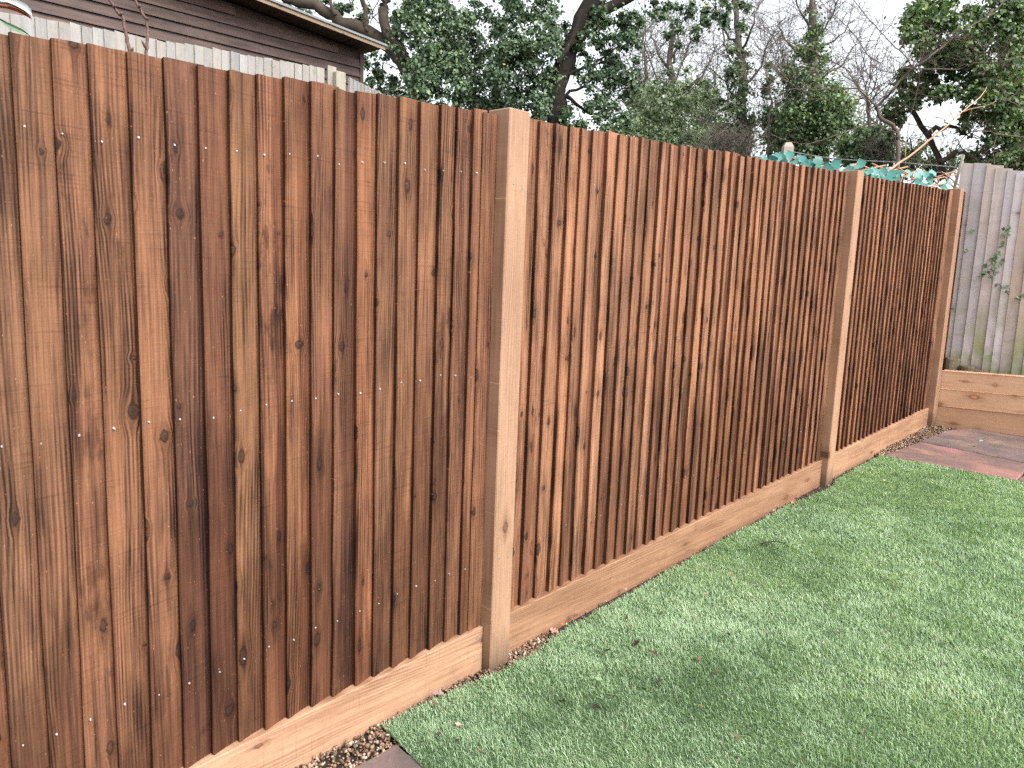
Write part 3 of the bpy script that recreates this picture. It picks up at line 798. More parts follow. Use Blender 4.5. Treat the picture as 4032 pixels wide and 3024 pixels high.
# tree 3: paler bushy tree further off, bare twiggy top
D3 = 21
base = at(2640, 760, D3); base.z = gz(base.x, base.y)
t3 = empty('shrubby_tree', base); tag(t3, 'pale green bushy tree with bare twiggy top in the middle distance', 'tree')
T = Tubes()
ln = smoothline(px_line([(2650, 620), (2652, 480), (2648, 340), (2640, 220), (2650, 120)], D3, base, .05), 3, .02); T.add([Vector((0, 0, 0))] + ln, [.17, .05], 6)
for q_ in ([(2648, 300), (2590, 200), (2550, 110)], [(2650, 330), (2700, 220), (2730, 120)], [(2650, 380), (2590, 300), (2530, 160)], [(2650, 250), (2670, 160), (2690, 70)], [(2650, 400), (2760, 300), (2830, 170)]):
    l_ = smoothline(px_line(q_, D3, base, .3), 4, .03); T.add(l_, [.045, .012], 4); twigs(T, l_, .009, 20, 1.2, 2, .35)
T.build('trunk', M['twig'], t3)
crown('crown', [(2600, 470, 150, 130, 60, D3, 1.2, .42), (2560, 540, 130, 70, 34, D3 - .8, .6, .38), (2700, 360, 90, 90, 20, D3 + .4, .8, .36), (2640, 330, 60, 110, 12, D3, .5, .3),
                (2760, 440, 80, 130, 20, D3 + .6, .8, .36), (2720, 560, 110, 50, 16, D3, .6, .34)],
      95, .085, 'shrub', t3, tint_rand(.1, .9, .0))

# tree 4: ivy-wrapped trunk with a tangle of grey twigs
D4 = 19
base = at(2930, 760, D4); base.z = gz(base.x, base.y)
t4 = empty('ivy_trunk_tree', base); tag(t4, 'thin ivy wrapped trunk in a tangle of grey bare twigs', 'tree')
T = Tubes()
ln = smoothline(px_line([(2932, 620), (2920, 480), (2925, 340), (2918, 220), (2900, 100), (2895, -30)], D4, base, .05), 3, .02); T.add([Vector((0, 0, 0))] + ln, [.16, .06], 6)
for q_ in ([(2920, 420), (2850, 330), (2780, 260)], [(2920, 300), (2860, 200), (2840, 90)], [(2922, 350), (2990, 260), (3040, 150)], [(2918, 220), (2960, 120), (2990, 20)], [(2925, 500), (2840, 520), (2770, 560)], [(2925, 520), (3000, 470), (3050, 400)],
           [(2900, 180), (2840, 100), (2800, 10)], [(2925, 560), (2880, 580), (2820, 610)]):
    l_ = smoothline(px_line(q_, D4, base, .3), 4, .03); T.add(l_, [.04, .012], 4); twigs(T, l_, .008, 18, 1.2, 2, .2)
T.build('trunk', M['twig'], t4)
crown('crown', [(2918, 460, 48, 130, 28, D4, .4, .30), (2905, 300, 45, 120, 16, D4, .4, .28), (2870, 540, 80, 60, 16, D4 + .3, .4, .3), (2800, 400, 60, 90, 8, D4 + .5, .4, .28)],
      110, .08, 'shrub', t4, tint_rand(.0, .6, .0))

# twiggy scrub at the foot of these trees
D5 = 16
base = at(2890, 720, D5); base.z = gz(base.x, base.y)
sb = empty('twiggy_bush', base); tag(sb, 'tangled leafless grey bush above the fence left of the concrete post', 'bush')
T = Tubes()
for k in range(26):
    a_ = random.uniform(2790, 2970); q_ = [(random.uniform(2840, 2930), 720), (a_, random.uniform(560, 610)), (a_ + random.gauss(0, 40), random.uniform(520, 570))]
    l_ = smoothline(px_line(q_, D5, base, .25), 4, .02); T.add(l_, [.012, .005], 3); twigs(T, l_, .006, 9, .45, 2, .0)
T.build('stems', M['twig'], sb)

# tree 6: ivy column
D6 = 18
base = at(3215, 760, D6); base.z = gz(base.x, base.y)
t6 = empty('ivy_column_tree', base); tag(t6, 'tall ivy clad trunk tapering to a spire with a dark wide skirt', 'tree')
T = Tubes()
ln = smoothline(px_line([(3230, 640), (3215, 480), (3200, 300), (3200, 150), (3198, 20), (3195, -80)], D6, base, .05), 3, .02); T.add([Vector((0, 0, 0))] + ln, [.2, .05], 6)
for q_ in ([(3200, 260), (3120, 190), (3060, 100)], [(3200, 160), (3260, 90), (3300, 0)], [(3210, 330), (3300, 270), (3360, 180)], [(3200, 120), (3150, 50), (3120, -30)], [(3210, 400), (3120, 330), (3060, 260)], [(3200, 200), (3280, 160), (3350, 90)], [(3030, 640), (3030, 400), (3015, 200)]):
    l_ = smoothline(px_line(q_, D6, base, .3), 4, .03); T.add(l_, [.035, .01], 4); twigs(T, l_, .0075, 18, 1.1, 2, .3)
T.build('trunk', M['twig'], t6)
crown('crown', [(3198, 130, 28, 100, 14, D6, .3, .24), (3190, 240, 60, 80, 22, D6, .5, .28), (3130, 310, 60, 60, 14, D6, .5, .28), (3220, 420, 120, 110, 60, D6 - .3, .8, .34), (3290, 470, 90, 100, 40, D6 - .5, .6, .32),
                (3120, 500, 70, 110, 30, D6 - .2, .5, .32), (3200, 560, 120, 60, 36, D6 - .3, .6, .32), (3030, 330, 22, 110, 10, D6 + .3, .3, .2), (3040, 520, 36, 100, 14, D6 + .5, .3, .26)],
      80, .075, 'ivy_warm', t6, tint_rand(.10, .72, .0))

# tree 7: big ivy tree on the right edge
D7 = 11.5
base = at(3950, 800, D7); base.z = gz(base.x, base.y)
t7 = empty('ivy_tree', base); tag(t7, 'broad bright green ivy covered tree behind the grey fence', 'tree')
T = Tubes()
ln = smoothline(px_line([(4000, 700), (4010, 520), (3990, 300), (3975, 120), (3985, -80)], D7 + .4, base, .03), 3, .015); T.add([Vector((0, 0, 0))] + ln, [.22, .15], 8)
T.add(smoothline(px_line([(3720, 700), (3685, 600), (3640, 520), (3600, 450), (3563, 400)], D7 + .8, base, .03), 3, .01), [.055, .032], 6)
for q_ in ([(3990, 300), (3880, 230), (3760, 200)], [(4000, 420), (3900, 440), (3800, 430)], [(3985, 160), (3860, 90), (3700, 40)], [(4010, 520), (3920, 560), (3860, 600)], [(3700, 640), (3780, 600), (3850, 640)], [(3650, 530), (3720, 500), (3800, 530)]):
    l_ = smoothline(px_line(q_, D7 + .3, base, .1), 4, .02); T.add(l_, [.05, .015], 5); twigs(T, l_, .010, 7, .7, 2)
T.build('trunk', M['bark_limb'], t7)
crown('crown', [(3700, 110, 150, 150, 80, D7, .6, .15), (3640, 60, 60, 60, 14, D7, .4, .13), (3760, 280, 150, 110, 62, D7, .5, .15), (3930, 150, 140, 170, 100, D7 - .2, .6, .16), (3950, 360, 120, 130, 70, D7 - .2, .5, .15),
                (3980, 520, 90, 110, 44, D7, .5, .14), (3870, 480, 80, 80, 18, D7 + .3, .4, .12), (3580, 330, 60, 70, 16, D7 + .5, .4, .12), (3640, 380, 60, 60, 13, D7 + .4, .4, .12), (3520, 440, 50, 60, 12, D7 + .7, .3, .12),
                (3870, 620, 70, 40, 16, D7 + .5, .4, .12), (3995, 640, 80, 60, 14, D7 + .4, .3, .16), (4080, 300, 80, 300, 40, D7, .6, .2), (3850, -150, 350, 130, 30, D7 + .2, 1.0, .3)],
      78, .064, 'ivy_warm', t7, tint_rand(.08, .85, .0))

# low hedge behind the wires
D8 = 14
base = at(3540, 760, D8); base.z = gz(base.x, base.y)
hb = empty('ivy_bush', base); tag(hb, 'low dark ivy bush behind the wires under the bare tree', 'bush')
T = Tubes()
for k in range(18):
    a_ = random.uniform(3360, 3780); l_ = smoothline(px_line([(a_ + random.gauss(0, 30), 720), (a_, 620), (a_ + random.gauss(0, 40), 540)], D8 - .5, base, .2), 4, .02)
    T.add(l_, [.016, .006], 3); twigs(T, l_, .007, 6, .5, 2, .1)
T.build('stems', M['twig'], hb)
crown('crown', [(3390, 560, 60, 50, 12, D8, .4, .22), (3480, 545, 60, 50, 12, D8, .4, .2), (3420, 620, 90, 40, 20, D8, .4, .22), (3330, 610, 50, 40, 9, D8, .4, .2), (3620, 610, 60, 50, 12, D8, .4, .2), (3720, 640, 60, 50, 12, D8, .4, .2), (3500, 640, 120, 30, 16, D8, .4, .2)],
      60, .075, 'ivy_warm', hb, tint_rand(.0, .6, .0))

# distant tree line seen through the gaps
def far_clump(px, rx, py, ry, dep, lab):
    b_ = at(px, 760, dep); b_.z = gz(b_.x, b_.y)
    o = empty('distant_tree', b_); tag(o, lab, 'tree', 'far trees beyond the fences')
    T = Tubes(); l_ = smoothline(px_line([(px, 640), (px + 8, py), (px - 6, py - ry - 130)], dep, b_, .1), 4, .04); T.add([Vector((0, 0, 0))] + l_, [.2, .04], 5)
    twigs(T, l_, .026, 26, 3.0, 3, .6); T.build('trunk', M['twig'], o)
    crown('crown', [(px, py, rx, ry, 26, dep, 1.2, .8)], 70, .2, 'shrub', o, tint_rand(.0, .5, 0))
far_clump(2780, 90, 560, 60, 34, 'distant leafless tree with a low green foot right of the pale bushy tree')
far_clump(3100, 60, 500, 90, 34, 'distant bare tree with fine twigs behind the concrete post')
far_clump(3420, 70, 560, 60, 32, 'distant bare tree with fine twigs behind the crooked small tree')
far_clump(2540, 60, 420, 90, 32, 'distant thin bare tree between the big ivy trees')

# ------------------------------------------------------------------ bare fruit tree in front
D9 = 9.5
K = lambda pts: [(2932 + .4973 * a_, .4973 * b_) for a_, b_ in pts]
base = at(3540, 760, D9); base.z = gz(base.x, base.y)
t9 = empty('bare_tree', base); tag(t9, 'small bare crooked tree with spreading leafless branches above the trellis', 'tree')
T = Tubes()
def branch(pts, r, tw=0, tl=.5, dep=D9, dz=.08, sides=6, trd=2):
    r = [q_ * .62 for q_ in r]; l_ = smoothline(px_line(K(pts), dep, base, dz), 4, .004); T.add(l_, r, sides)
    if tw: twigs(T, l_, max(.0020, r[1] * .75), int(tw * 1.5), tl * 1.1, trd, .1, 3, .8)
    return l_
branch([(1215, 1460), (1212, 1330), (1215, 1150), (1212, 1050), (1150, 980), (1080, 940), (1055, 880), (1040, 850)], [.050, .030], 0, dz=.02, sides=8)
b0 = Vector((0, 0, 0)); T.add([b0, at(K([(1215, 1460)])[0][0], K([(1215, 1460)])[0][1], D9) - base], [.04, .031], 8)
branch([(1040, 850), (1090, 800), (1170, 715), (1240, 625), (1340, 540), (1420, 490), (1500, 420), (1610, 335), (1740, 240), (1900, 140), (2010, 60), (2110, -30)], [.027, .012], 14, .45)
branch([(1340, 540), (1440, 548), (1540, 545), (1700, 545), (1780, 515), (1850, 495), (1950, 500), (2050, 490), (2212, 440)], [.016, .008], 12, .4)
branch([(1330, 545), (1270, 540), (1240, 565)], [.022, .02])
branch([(1040, 850), (1000, 800), (960, 755), (910, 720), (870, 640), (830, 580), (780, 530), (700, 490), (640, 460), (560, 420), (480, 380), (380, 345), (300, 310), (150, 240), (60, 190), (-60, 120)], [.020, .006], 20, .5)
branch([(910, 705), (800, 700), (680, 710), (560, 712), (460, 705), (320, 712), (200, 700), (90, 670), (0, 625), (-60, 590)], [.013, .004], 12, .4)
branch([(1340, 540), (1290, 470), (1250, 420), (1180, 360), (1100, 280), (1040, 210), (980, 150), (920, 70), (850, -20)], [.015, .006], 14, .45)
branch([(1080, 500), (980, 440), (930, 370), (880, 290), (800, 200), (700, 110), (620, 30), (580, -20)], [.011, .005], 14, .5)
branch([(1212, 1050), (1130, 1030), (1060, 985), (1000, 930), (970, 870), (955, 800), (920, 775), (870, 820), (740, 835), (640, 790), (480, 780)], [.014, .004], 10, .4)
branch([(1215, 1010), (1260, 960), (1320, 890), (1370, 700), (1390, 540), (1400, 320), (1420, 200)], [.008, .003], 10, .4)
branch([(1030, 970), (900, 1010), (760, 1060), (640, 1100), (520, 1135), (400, 1130), (300, 1100), (210, 1060)], [.009, .004], 6, .35)
branch([(1240, 700), (1340, 730), (1480, 765), (1600, 790), (1690, 840)], [.008, .003], 6, .35)
branch([(130, 260), (110, 120), (90, -20)], [.006, .004], 8, .4)
branch([(150, 240), (300, 160), (450, 110), (600, 50), (690, 0)], [.006, .003], 8, .4)
branch([(780, 550), (640, 560), (460, 570), (340, 520), (200, 510)], [.006, .003], 8, .4)
branch([(960, 720), (1060, 690), (1180, 660), (1240, 620)], [.006, .004], 3, .3)
branch([(2212, 860), (2100, 800), (2080, 790), (2030, 660), (2040, 540), (2090, 420)], [.010, .005], 8, .35)
branch([(2212, 1090), (2130, 1080), (2000, 1060), (1930, 1040), (1790, 1030), (1770, 960), (1800, 860)], [.014, .005], 8, .35)
branch([(2080, 800), (2140, 740), (2212, 690)], [.009, .005], 4, .3)
branch([(1990, 1080), (1970, 1200), (1975, 1300)], [.010, .010], 3, .3)
T.build('trunk', M['bark_bare'], t9)

# orange cane sticking up behind the fence
o = empty('orange_cane', at(*K([(1170, 1330)])[0], 7.2)); tag(o, 'orange brown bare cane slanting up to the right behind the fence', 'branch')
T = Tubes(); bb = Vector(o.location)
l_ = smoothline([at(*K([p])[0], 7.2 + i * .06) - bb for i, p in enumerate([(1120, 1375), (1170, 1330), (1340, 1210), (1560, 1030), (1720, 890), (1830, 800), (1880, 750), (1915, 690)])], 4, .002)
T.add(l_, [.013, .003], 6)
for q_ in ([(1720, 890), (1800, 860), (1900, 840), (1990, 800)], [(1500, 1080), (1470, 1010)], [(1655, 945), (1620, 860), (1600, 800)], [(1270, 1250), (1275, 1100)]):
    T.add(smoothline([at(*K([p])[0], 7.4) - bb for p in q_], 3, .002), [.005, .002], 4)
T.build('stem', M['cane'], o)

# ------------------------------------------------------------------ concrete post, barbed wire, trellis
p = at(*K([(345, 1130)])[0], 7.7); g_ = gz(p.x, p.y)
V = []
for z_, s_ in ((0, 1), (p.z - g_ - .045, 1), (p.z - g_ - .004, .62), (p.z - g_, .58)):
    for (a_, b_) in ((-1, -1), (1, -1), (1, 1), (-1, 1)): V.append((a_ * .048 * s_, b_ * .048 * s_, z_))
F = [(0, 3, 2, 1), (12, 13, 14, 15)]
for j in range(3):
    for q_ in range(4):
        a_, b_ = j * 4 + q_, j * 4 + (q_ + 1) % 4; F.append((a_, b_, b_ + 4, a_ + 4))
o = link('concrete_post', mesh_py('concrete_post', V, F), M['concrete'], None, (p.x, p.y, g_)); o.rotation_euler = (0, 0, R(40))
tag(o, 'grey concrete fence post with chamfered top rising above the teal leaves', 'post')

def wire(pts, dep0, dep1, lab, r=.0035):
    w = empty('barbed_wire', at(*K([pts[0]])[0], dep0)); bb = Vector(w.location); tag(w, lab, 'wire', 'barbed wire strands beyond the fence')
    n = len(pts)
    l_ = smoothline([at(*K([q_])[0], dep0 + (dep1 - dep0) * i / (n - 1)) - bb for i, q_ in enumerate(pts)], 10)
    T = Tubes()
    for ph in (0, math.pi):
        ll = []
        fine_ = []
        for i in range(len(l_) - 1):
            for k in range(6): fine_.append(l_[i].lerp(l_[i + 1], k / 6))
        for i, q_ in enumerate(fine_):
            t_ = i * 1.1 + ph; ll.append(q_ + Vector((0, math.cos(t_), math.sin(t_))) * r * .8)
        T.add(ll, r * .75, 4)
    T.build('strand', M['wire'], w)
    B = Tubes()
    for i in range(3, len(l_) - 1, 4):
        for _ in range(2):
            d_ = Vector((random.gauss(0, 1), random.gauss(0, 1), random.gauss(0, 1))).normalized() * .018; B.add([l_[i] - d_, l_[i] + d_], .0018, 3)
    B.build('barbs', M['wire'], w)
wire([(385, 1205), (560, 1235), (750, 1260), (1000, 1275), (1200, 1285), (1450, 1305), (1700, 1328)], 7.6, 7.3, 'taut barbed wire strand running from the concrete post to the grey fence')
wire([(900, 1340), (1200, 1350), (1450, 1362), (1700, 1372)], 7.5, 7.2, 'lower barbed wire strand among the teal leaves')
wire([(1990, 1340), (2100, 1352), (2212, 1356), (2400, 1362)], 7.2, 6.9, 'barbed wire strand above the grey fence boards at the right edge')

TY = .16     # trellis stands just behind the fence
lat = empty('willow_trellis', (5.6, TY, SLOPE * 5.6 + TOP)); bb = Vector(lat.location)
tag(lat, 'expanding willow trellis with teal artificial leaves rising behind the fence', 'trellis')
lath_px = [((560, 1262), (300, 1310)), ((700, 1300), (480, 1340)), ((905, 1290), (760, 1350)), ((890, 1290), (1010, 1350)), ((1110, 1310), (960, 1345)), ((1010, 1295), (1130, 1360)), ((1290, 1320), (1120, 1365)),
           ((1215, 1330), (1380, 1430)), ((1380, 1345), (1280, 1390)), ((1230, 1350), (1330, 1415)), ((1480, 1370), (1330, 1420)), ((1400, 1330), (1520, 1450)), ((1690, 1380), (1500, 1420)), ((1560, 1360), (1690, 1460)),
           ((1690, 1435), (1510, 1470)), ((1580, 1400), (1670, 1500)), ((1690, 1350), (1560, 1390)), ((1640, 1470), (1690, 1490)), ((480, 1290), (600, 1335)), ((200, 1240), (330, 1290)), ((380, 1250), (470, 1300))]
T_ = []
for a_, b_ in lath_px:
    p0 = on_y(*K([a_])[0], TY + random.uniform(-.01, .01)) - bb; p1 = on_y(*K([b_])[0], TY + random.uniform(-.01, .01)) - bb
    p1 = p1 + (p1 - p0) * .25
    T = Tubes(); T.add([p0, p0.lerp(p1, .5) + Vector((0, 0, .002)), p1], .0058, 5); T.build('lath', M['lath'], lat)
def oval_leaf():
    V = [(0, 0, 0)]; n = 7
    L_, R_ = [], []
    V = [(0, 0, 0)]
    for i in range(1, n):
        s = i / n; w = .46 * math.sin(math.pi * s ** .8) ; V += [(-w, s, .10 * w), (0, s, -.03), (w, s, .10 * w)]
    V.append((0, 1.02, .0))
    F = [(0, 2, 1), (0, 3, 2)]
    for i in range(n - 2):
        a_ = 1 + 3 * i; F += [(a_, a_ + 1, a_ + 4, a_ + 3), (a_ + 1, a_ + 2, a_ + 5, a_ + 4)]
    a_ = 1 + 3 * (n - 2); F += [(a_, a_ + 1, len(V) - 1), (a_ + 1, a_ + 2, len(V) - 1)]
    return mesh_py('leaf', V, F, True)
oval = oval_leaf(); oval.materials.append(M['teal'])
tl_px = [(55, 1245), (95, 1240), (140, 1240), (180, 1245), (215, 1225), (235, 1215), (245, 1230), (270, 1250), (290, 1240), (300, 1265), (360, 1225), (400, 1270), (430, 1255), (425, 1285), (470, 1245), (495, 1270), (530, 1270), (540, 1250), (545, 1295),
         (505, 1300), (460, 1300), (615, 1255), (620, 1310), (600, 1315), (655, 1300), (690, 1300), (720, 1305), (740, 1310), (760, 1325), (700, 1330), (665, 1325), (790, 1335), (840, 1335), (870, 1300), (885, 1305), (930, 1300), (930, 1345),
         (905, 1350), (985, 1345), (1000, 1350), (1050, 1350), (1045, 1385), (1085, 1345), (1110, 1360), (1130, 1350), (1140, 1375), (1165, 1370), (1200, 1345), (1170, 1390), (1090, 1385), (1020, 1372), (1200, 1375), (1060, 1372),
         (1325, 1355), (1345, 1365), (1390, 1370), (1420, 1400), (1440, 1385), (1395, 1430), (1345, 1415), (1480, 1385), (1495, 1370), (1465, 1430), (1440, 1440), (1505, 1395), (1590, 1475), (1560, 1475), (1650, 1420)]
for px, py in tl_px:
    p = on_y(*K([(px + random.gauss(0, 4), py + random.gauss(0, 5))])[0], TY - random.uniform(.015, .05)) - bb
    o = link('leaf', oval, None, lat); o.location = p + Vector((0, 0, -.028))
    o.rotation_mode = 'QUATERNION'; o.rotation_quaternion = face_quat((random.gauss(-.75, .3), random.gauss(-.6, .3), random.gauss(.45, .35)), random.uniform(-1.9, 1.9))
    s = random.uniform(.055, .078); o.scale = (s * 1.05, s, s)
    g = random.uniform(.62, 1.25); o.color = (g * random.uniform(.8, 1.5), g, g * random.uniform(.9, 1.08), 1)

# ------------------------------------------------------------------ shoots just behind the fence, left
Q = lambda pts: [(.4973 * a_, .4973 * b_) for a_, b_ in pts]
def shoot(pts, y, r, lab, buds):
    s_ = empty('bare_shoot', on_y(*Q([pts[-1]])[0], y)); bb = Vector(s_.location); tag(s_, lab, 'twig', 'bare shoots behind the fence')
    T = Tubes(); pr = smoothline([on_y(*Q([q_])[0], y) - bb for q_ in pts], 3, .0008)
    pr.append(pr[-1] + Vector((.02, 0, -.9)))
    rr = [r * (1.0 + .02 * i) for i in range(len(pr))]
    T.add(pr, rr, 7); T.build('stem', M['twig_red'], s_)
    for (a_, b_), (c_, d_) in buds:
        B = Tubes(); u0, u1 = on_y(*Q([(a_, b_)])[0], y - .004) - bb, on_y(*Q([(c_, d_)])[0], y - .012) - bb
        B.add([u0, u0.lerp(u1, .35), u0.lerp(u1, .7), u1], [r * .55, r * 1.15, r * .95, r * .12], 7); B.build('bud', M['twig_red'], s_)
shoot([(830, -60), (865, 0), (900, 50), (940, 105), (972, 140), (985, 200), (1000, 280), (1012, 340), (1025, 400)], .30, .0031, 'bare reddish shoot bent at a bud above the fence, left of its pair', [((950, 115), (975, 100)), ((905, 60), (915, 35)), ((1040, 415), (1055, 370))])
shoot([(1050, -60), (1070, 0), (1100, 60), (1130, 120), (1160, 160), (1168, 260), (1164, 350), (1158, 430)], .30, .0029, 'bare grey shoot with a pointed brown bud low on its left side', [((1158, 390), (1118, 312)), ((1160, 155), (1178, 140)), ((1105, 60), (1108, 30))])
# broad leaves at the left edge
ev = empty('evergreen_sprig', on_y(*Q([(-80, 330)])[0], .12)); bb = Vector(ev.location); tag(ev, 'evergreen sprig with red backed curled leaves in the top left corner', 'plant')
def strip_leaf(cen, wid, col, y, cup=.01):
    V = []; F = []
    n = len(cen)
    for i, ((a_, b_), w_) in enumerate(zip(cen, wid)):
        p = on_y(*Q([(a_, b_)])[0], y) - bb
        q0 = on_y(*Q([(a_, b_ - w_)])[0], y - cup) - bb; q1 = on_y(*Q([(a_, b_ + w_)])[0], y - cup * 1.5) - bb
        V += [q0, p, q1]
    for i in range(n - 1):
        a_ = 3 * i; F += [(a_, a_ + 1, a_ + 4, a_ + 3), (a_ + 1, a_ + 2, a_ + 5, a_ + 4)]
    o = link('leaf', mesh_py('leaf', V, F, True), M['leafcol'], ev); o.color = (*col, 1); return o
strip_leaf([(-120, 60), (0, 40), (70, 45), (140, 70), (200, 105), (252, 150)], [8, 20, 26, 24, 20, 3], (.30, .085, .035), .10, -.008)
strip_leaf([(-60, -10), (60, -5), (130, 20), (200, 55), (245, 95), (258, 135)], [10, 22, 26, 30, 26, 3], (.50, .56, .56), .105, .006)
strip_leaf([(-80, 90), (0, 155), (60, 195), (120, 225), (180, 250), (240, 285)], [4, 10, 18, 22, 16, 3], (.10, .20, .09), .12, .004)
T = Tubes(); T.add([on_y(*Q([q_])[0], .13) - bb for q_ in [(-140, 500), (-130, 200), (-110, 40), (-60, 0)]], .004, 6); T.build('stem', M['twig_red'], ev)

# ------------------------------------------------------------------ paving
def slab(name, parent, poly, dz, tone, th=.035):
    c_ = Vector((sum(p[0] for p in poly) / len(poly), sum(p[1] for p in poly) / len(poly), 0)); c_.z = SLOPE * c_.x
    n = len(poly)
    pts = []
    for i in range(n):                                   # subdivide edges and roughen them: riven edges
        a_, b_ = Vector((*poly[i], 0)), Vector((*poly[(i + 1) % n], 0))
        k = max(2, int((b_ - a_).length / .06))
        for j in range(k):
            q_ = a_.lerp(b_, j / k)
            if j: q_ += Vector((random.gauss(0, .003), random.gauss(0, .003), 0))
            pts.append(q_)
    n = len(pts)
    V = [(q_.x - c_.x, q_.y - c_.y, SLOPE * (q_.x - c_.x) + dz - random.uniform(0, .002)) for q_ in pts]
    V2 = [(x + (0 - x) * .012, y + (0 - y) * .012, z + .006) for x, y, z in V]
    V3 = [(x, y, z - th) for x, y, z in V]
    F = [tuple(range(n, 2 * n))] + [(i, (i + 1) % n, n + (i + 1) % n, n + i) for i in range(n)] + [(2 * n + i, 2 * n + (i + 1) % n, (i + 1) % n, i) for i in range(n)]
    o = link(name, mesh_py(name, V + V2 + V3, F), M['slab'], parent, c_ - Vector(parent.location) if parent else c_)
    o.color = (*tone, 1); return o
pat = empty('paving', (6.4, -.6, SLOPE * 6.4)); tag(pat, kind='structure')
slab('slab', pat, [(5.80, -.085), (6.385, -.150), (6.27, -.90), (5.795, -.90)], .004, (1.05, .93, .92))
slab('slab', pat, [(5.795, -.912), (6.268, -.912), (6.22, -1.75), (5.80, -1.75)], .002, (1.0, .92, .9))
slab('slab', pat, [(6.400, -.152), (6.93, -.20), (7.145, -.30), (7.15, -1.02), (6.27, -1.02)], .007, (.92, .94, .97))
slab('slab', pat, [(6.265, -1.034), (7.15, -1.034), (7.15, -1.9), (6.23, -1.9)], .004, (1.0, 1.0, .95))
pat2 = empty('near_paving', (1.1, -.5, .05)); tag(pat2, kind='structure')
slab('slab', pat2, [(.72, -.125), (1.355, -.142), (1.315, -.75), (.70, -.75)], -.004, (.85, .85, .88))
slab('slab', pat2, [(.06, -.10), (.705, -.120), (.688, -.75), (.05, -.75)], -.006, (.66, .66, .68))

# ------------------------------------------------------------------ gravel and debris
ico = bmesh.new(); bmesh.ops.create_icosphere(ico, subdivisions=1, radius=1.0)
ico.verts.ensure_lookup_table()
IV = np.array([v.co[:] for v in ico.verts]); IF = np.array([[v.index for v in f.verts] for f in ico.faces]); ico.free()
pos, rad = [], []
def strew(n, x0, x1, y0f, y1f, r0, r1, pile=.012):
    for _ in range(n):
        x = random.uniform(x0, x1); y = random.uniform(y0f(x), y1f(x))
        r_ = random.uniform(r0, r1) * (1.5 if random.random() < .12 else 1)
        pos.append((x, y, SLOPE * x - .014 + random.random() * pile)); rad.append(r_)
lx = [p[0] for p in LAWN[:17]]; ly = [p[1] for p in LAWN[:17]]
lawn_y = lambda x: float(np.interp(x, lx, ly))
strew(1500, .35, 1.40, lambda x: -.150, lambda x: -.014, .003, .0088, .016)
strew(420, 1.40, 1.95, lambda x: lawn_y(x) - .01, lambda x: -.014, .003, .0065, .012)
strew(620, 1.93, 2.22, lambda x: lawn_y(x) - .01, lambda x: -.016, .0035, .0072, .016)
strew(420, 2.22, 5.7, lambda x: lawn_y(x) - .006, lambda x: -.013, .003, .0065, .010)
strew(1500, 5.80, 7.05, lambda x: -.07 - .12 * max(0, min(1, (x - 5.8) / .7)), lambda x: -.014, .004, .008, .018)
strew(160, 6.9, 7.15, lambda x: -.42, lambda x: -.05, .004, .008, .012)
pos = np.array(pos); rad = np.array(rad); N = len(pos)
sc3 = rng.uniform(.55, 1.45, (N, 1, 3)) * np.array([1.05, .85, .6])
Rm = rng.normal(size=(N, 3, 3)); Rm = np.linalg.qr(Rm)[0]
jv = IV[None] * rng.uniform(.68, 1.15, (N, len(IV), 1))
VV = np.einsum('nij,nvj->nvi', Rm, jv * sc3) * rad[:, None, None] + pos[:, None]
loops = (IF[None] + (np.arange(N) * len(IV))[:, None, None]).reshape(-1)
me = mesh_np('gravel', VV.reshape(-1, 3), loops, np.full(N * len(IF), 3), np.repeat(np.clip(rng.beta(1.15, 1.45, N), 0, 1), len(IF)))
o = link('gravel', me, M['pebble']); tag(o, 'loose mixed brown and cream gravel along the foot of the fence', 'gravel', kind='stuff')

# ------------------------------------------------------------------ turf
def in_poly(P, poly):
    x, y = P[:, 0], P[:, 1]; ins = np.zeros(len(P), bool); n = len(poly)
    for i in range(n):
        (x1, y1), (x2, y2) = poly[i], poly[(i + 1) % n]
        c_ = ((y1 > y) != (y2 > y)) & (x < (x2 - x1) * (y - y1) / (y2 - y1 + 1e-12) + x1)
        ins ^= c_
    return ins
def smooth_noise(P, sc, seed):
    r_ = np.random.default_rng(seed); f = np.zeros(len(P))
    for k in range(10):
        th = r_.uniform(0, 6.28); w = sc * r_.uniform(.5, 1.7)
        f += np.sin((P[:, 0] * math.cos(th) + P[:, 1] * math.sin(th)) * w + r_.uniform(0, 6.28))
    return f / 3.2
zones = [(1.2, 2.6, -3.3, 0, 52000), (2.6, 3.8, -3.3, 0, 42000), (3.8, 5.9, -3.3, 0, 30000)]
PP = []
for xa_, xb_, ya_, yb_, dens in zones:
    n = int((xb_ - xa_) * (yb_ - ya_) * dens)
    q_ = np.stack([rng.uniform(xa_, xb_, n), rng.uniform(ya_, yb_, n)], 1)
    # only the strip the photo can see is dense; beyond it the pile is sparser
    lim = -1.02 - .55 * (5.8 - q_[:, 0]) / 4.4 - .25
    keep = (q_[:, 1] > lim) | (rng.random(n) < .62)
    PP.append(q_[keep])
P = np.concatenate(PP); P = P[in_poly(P, LAWN)]; N = len(P)
dcam = np.sqrt((P[:, 0] - CAM.x) ** 2 + (P[:, 1] - CAM.y) ** 2)
n1 = smooth_noise(P, 7, 1); n2 = smooth_noise(P, 17, 2); n3 = smooth_noise(P, 45, 3)
ang = 2.5 + .45 * smooth_noise(P, 3, 7) + .35 * smooth_noise(P, 14, 8) + rng.normal(0, 1.0, N)
lean = np.clip(.75 + .14 * n2 + rng.normal(0, .38, N), .1, 1.8)
H = (.0165 + .003 * n3 + rng.normal(0, .004, N)).clip(.009, .034)
Wd = .00088 * (1 + .22 * (dcam - 2.0).clip(0, 5)) * rng.uniform(.75, 1.3, N)
dx, dy = np.cos(ang), np.sin(ang)
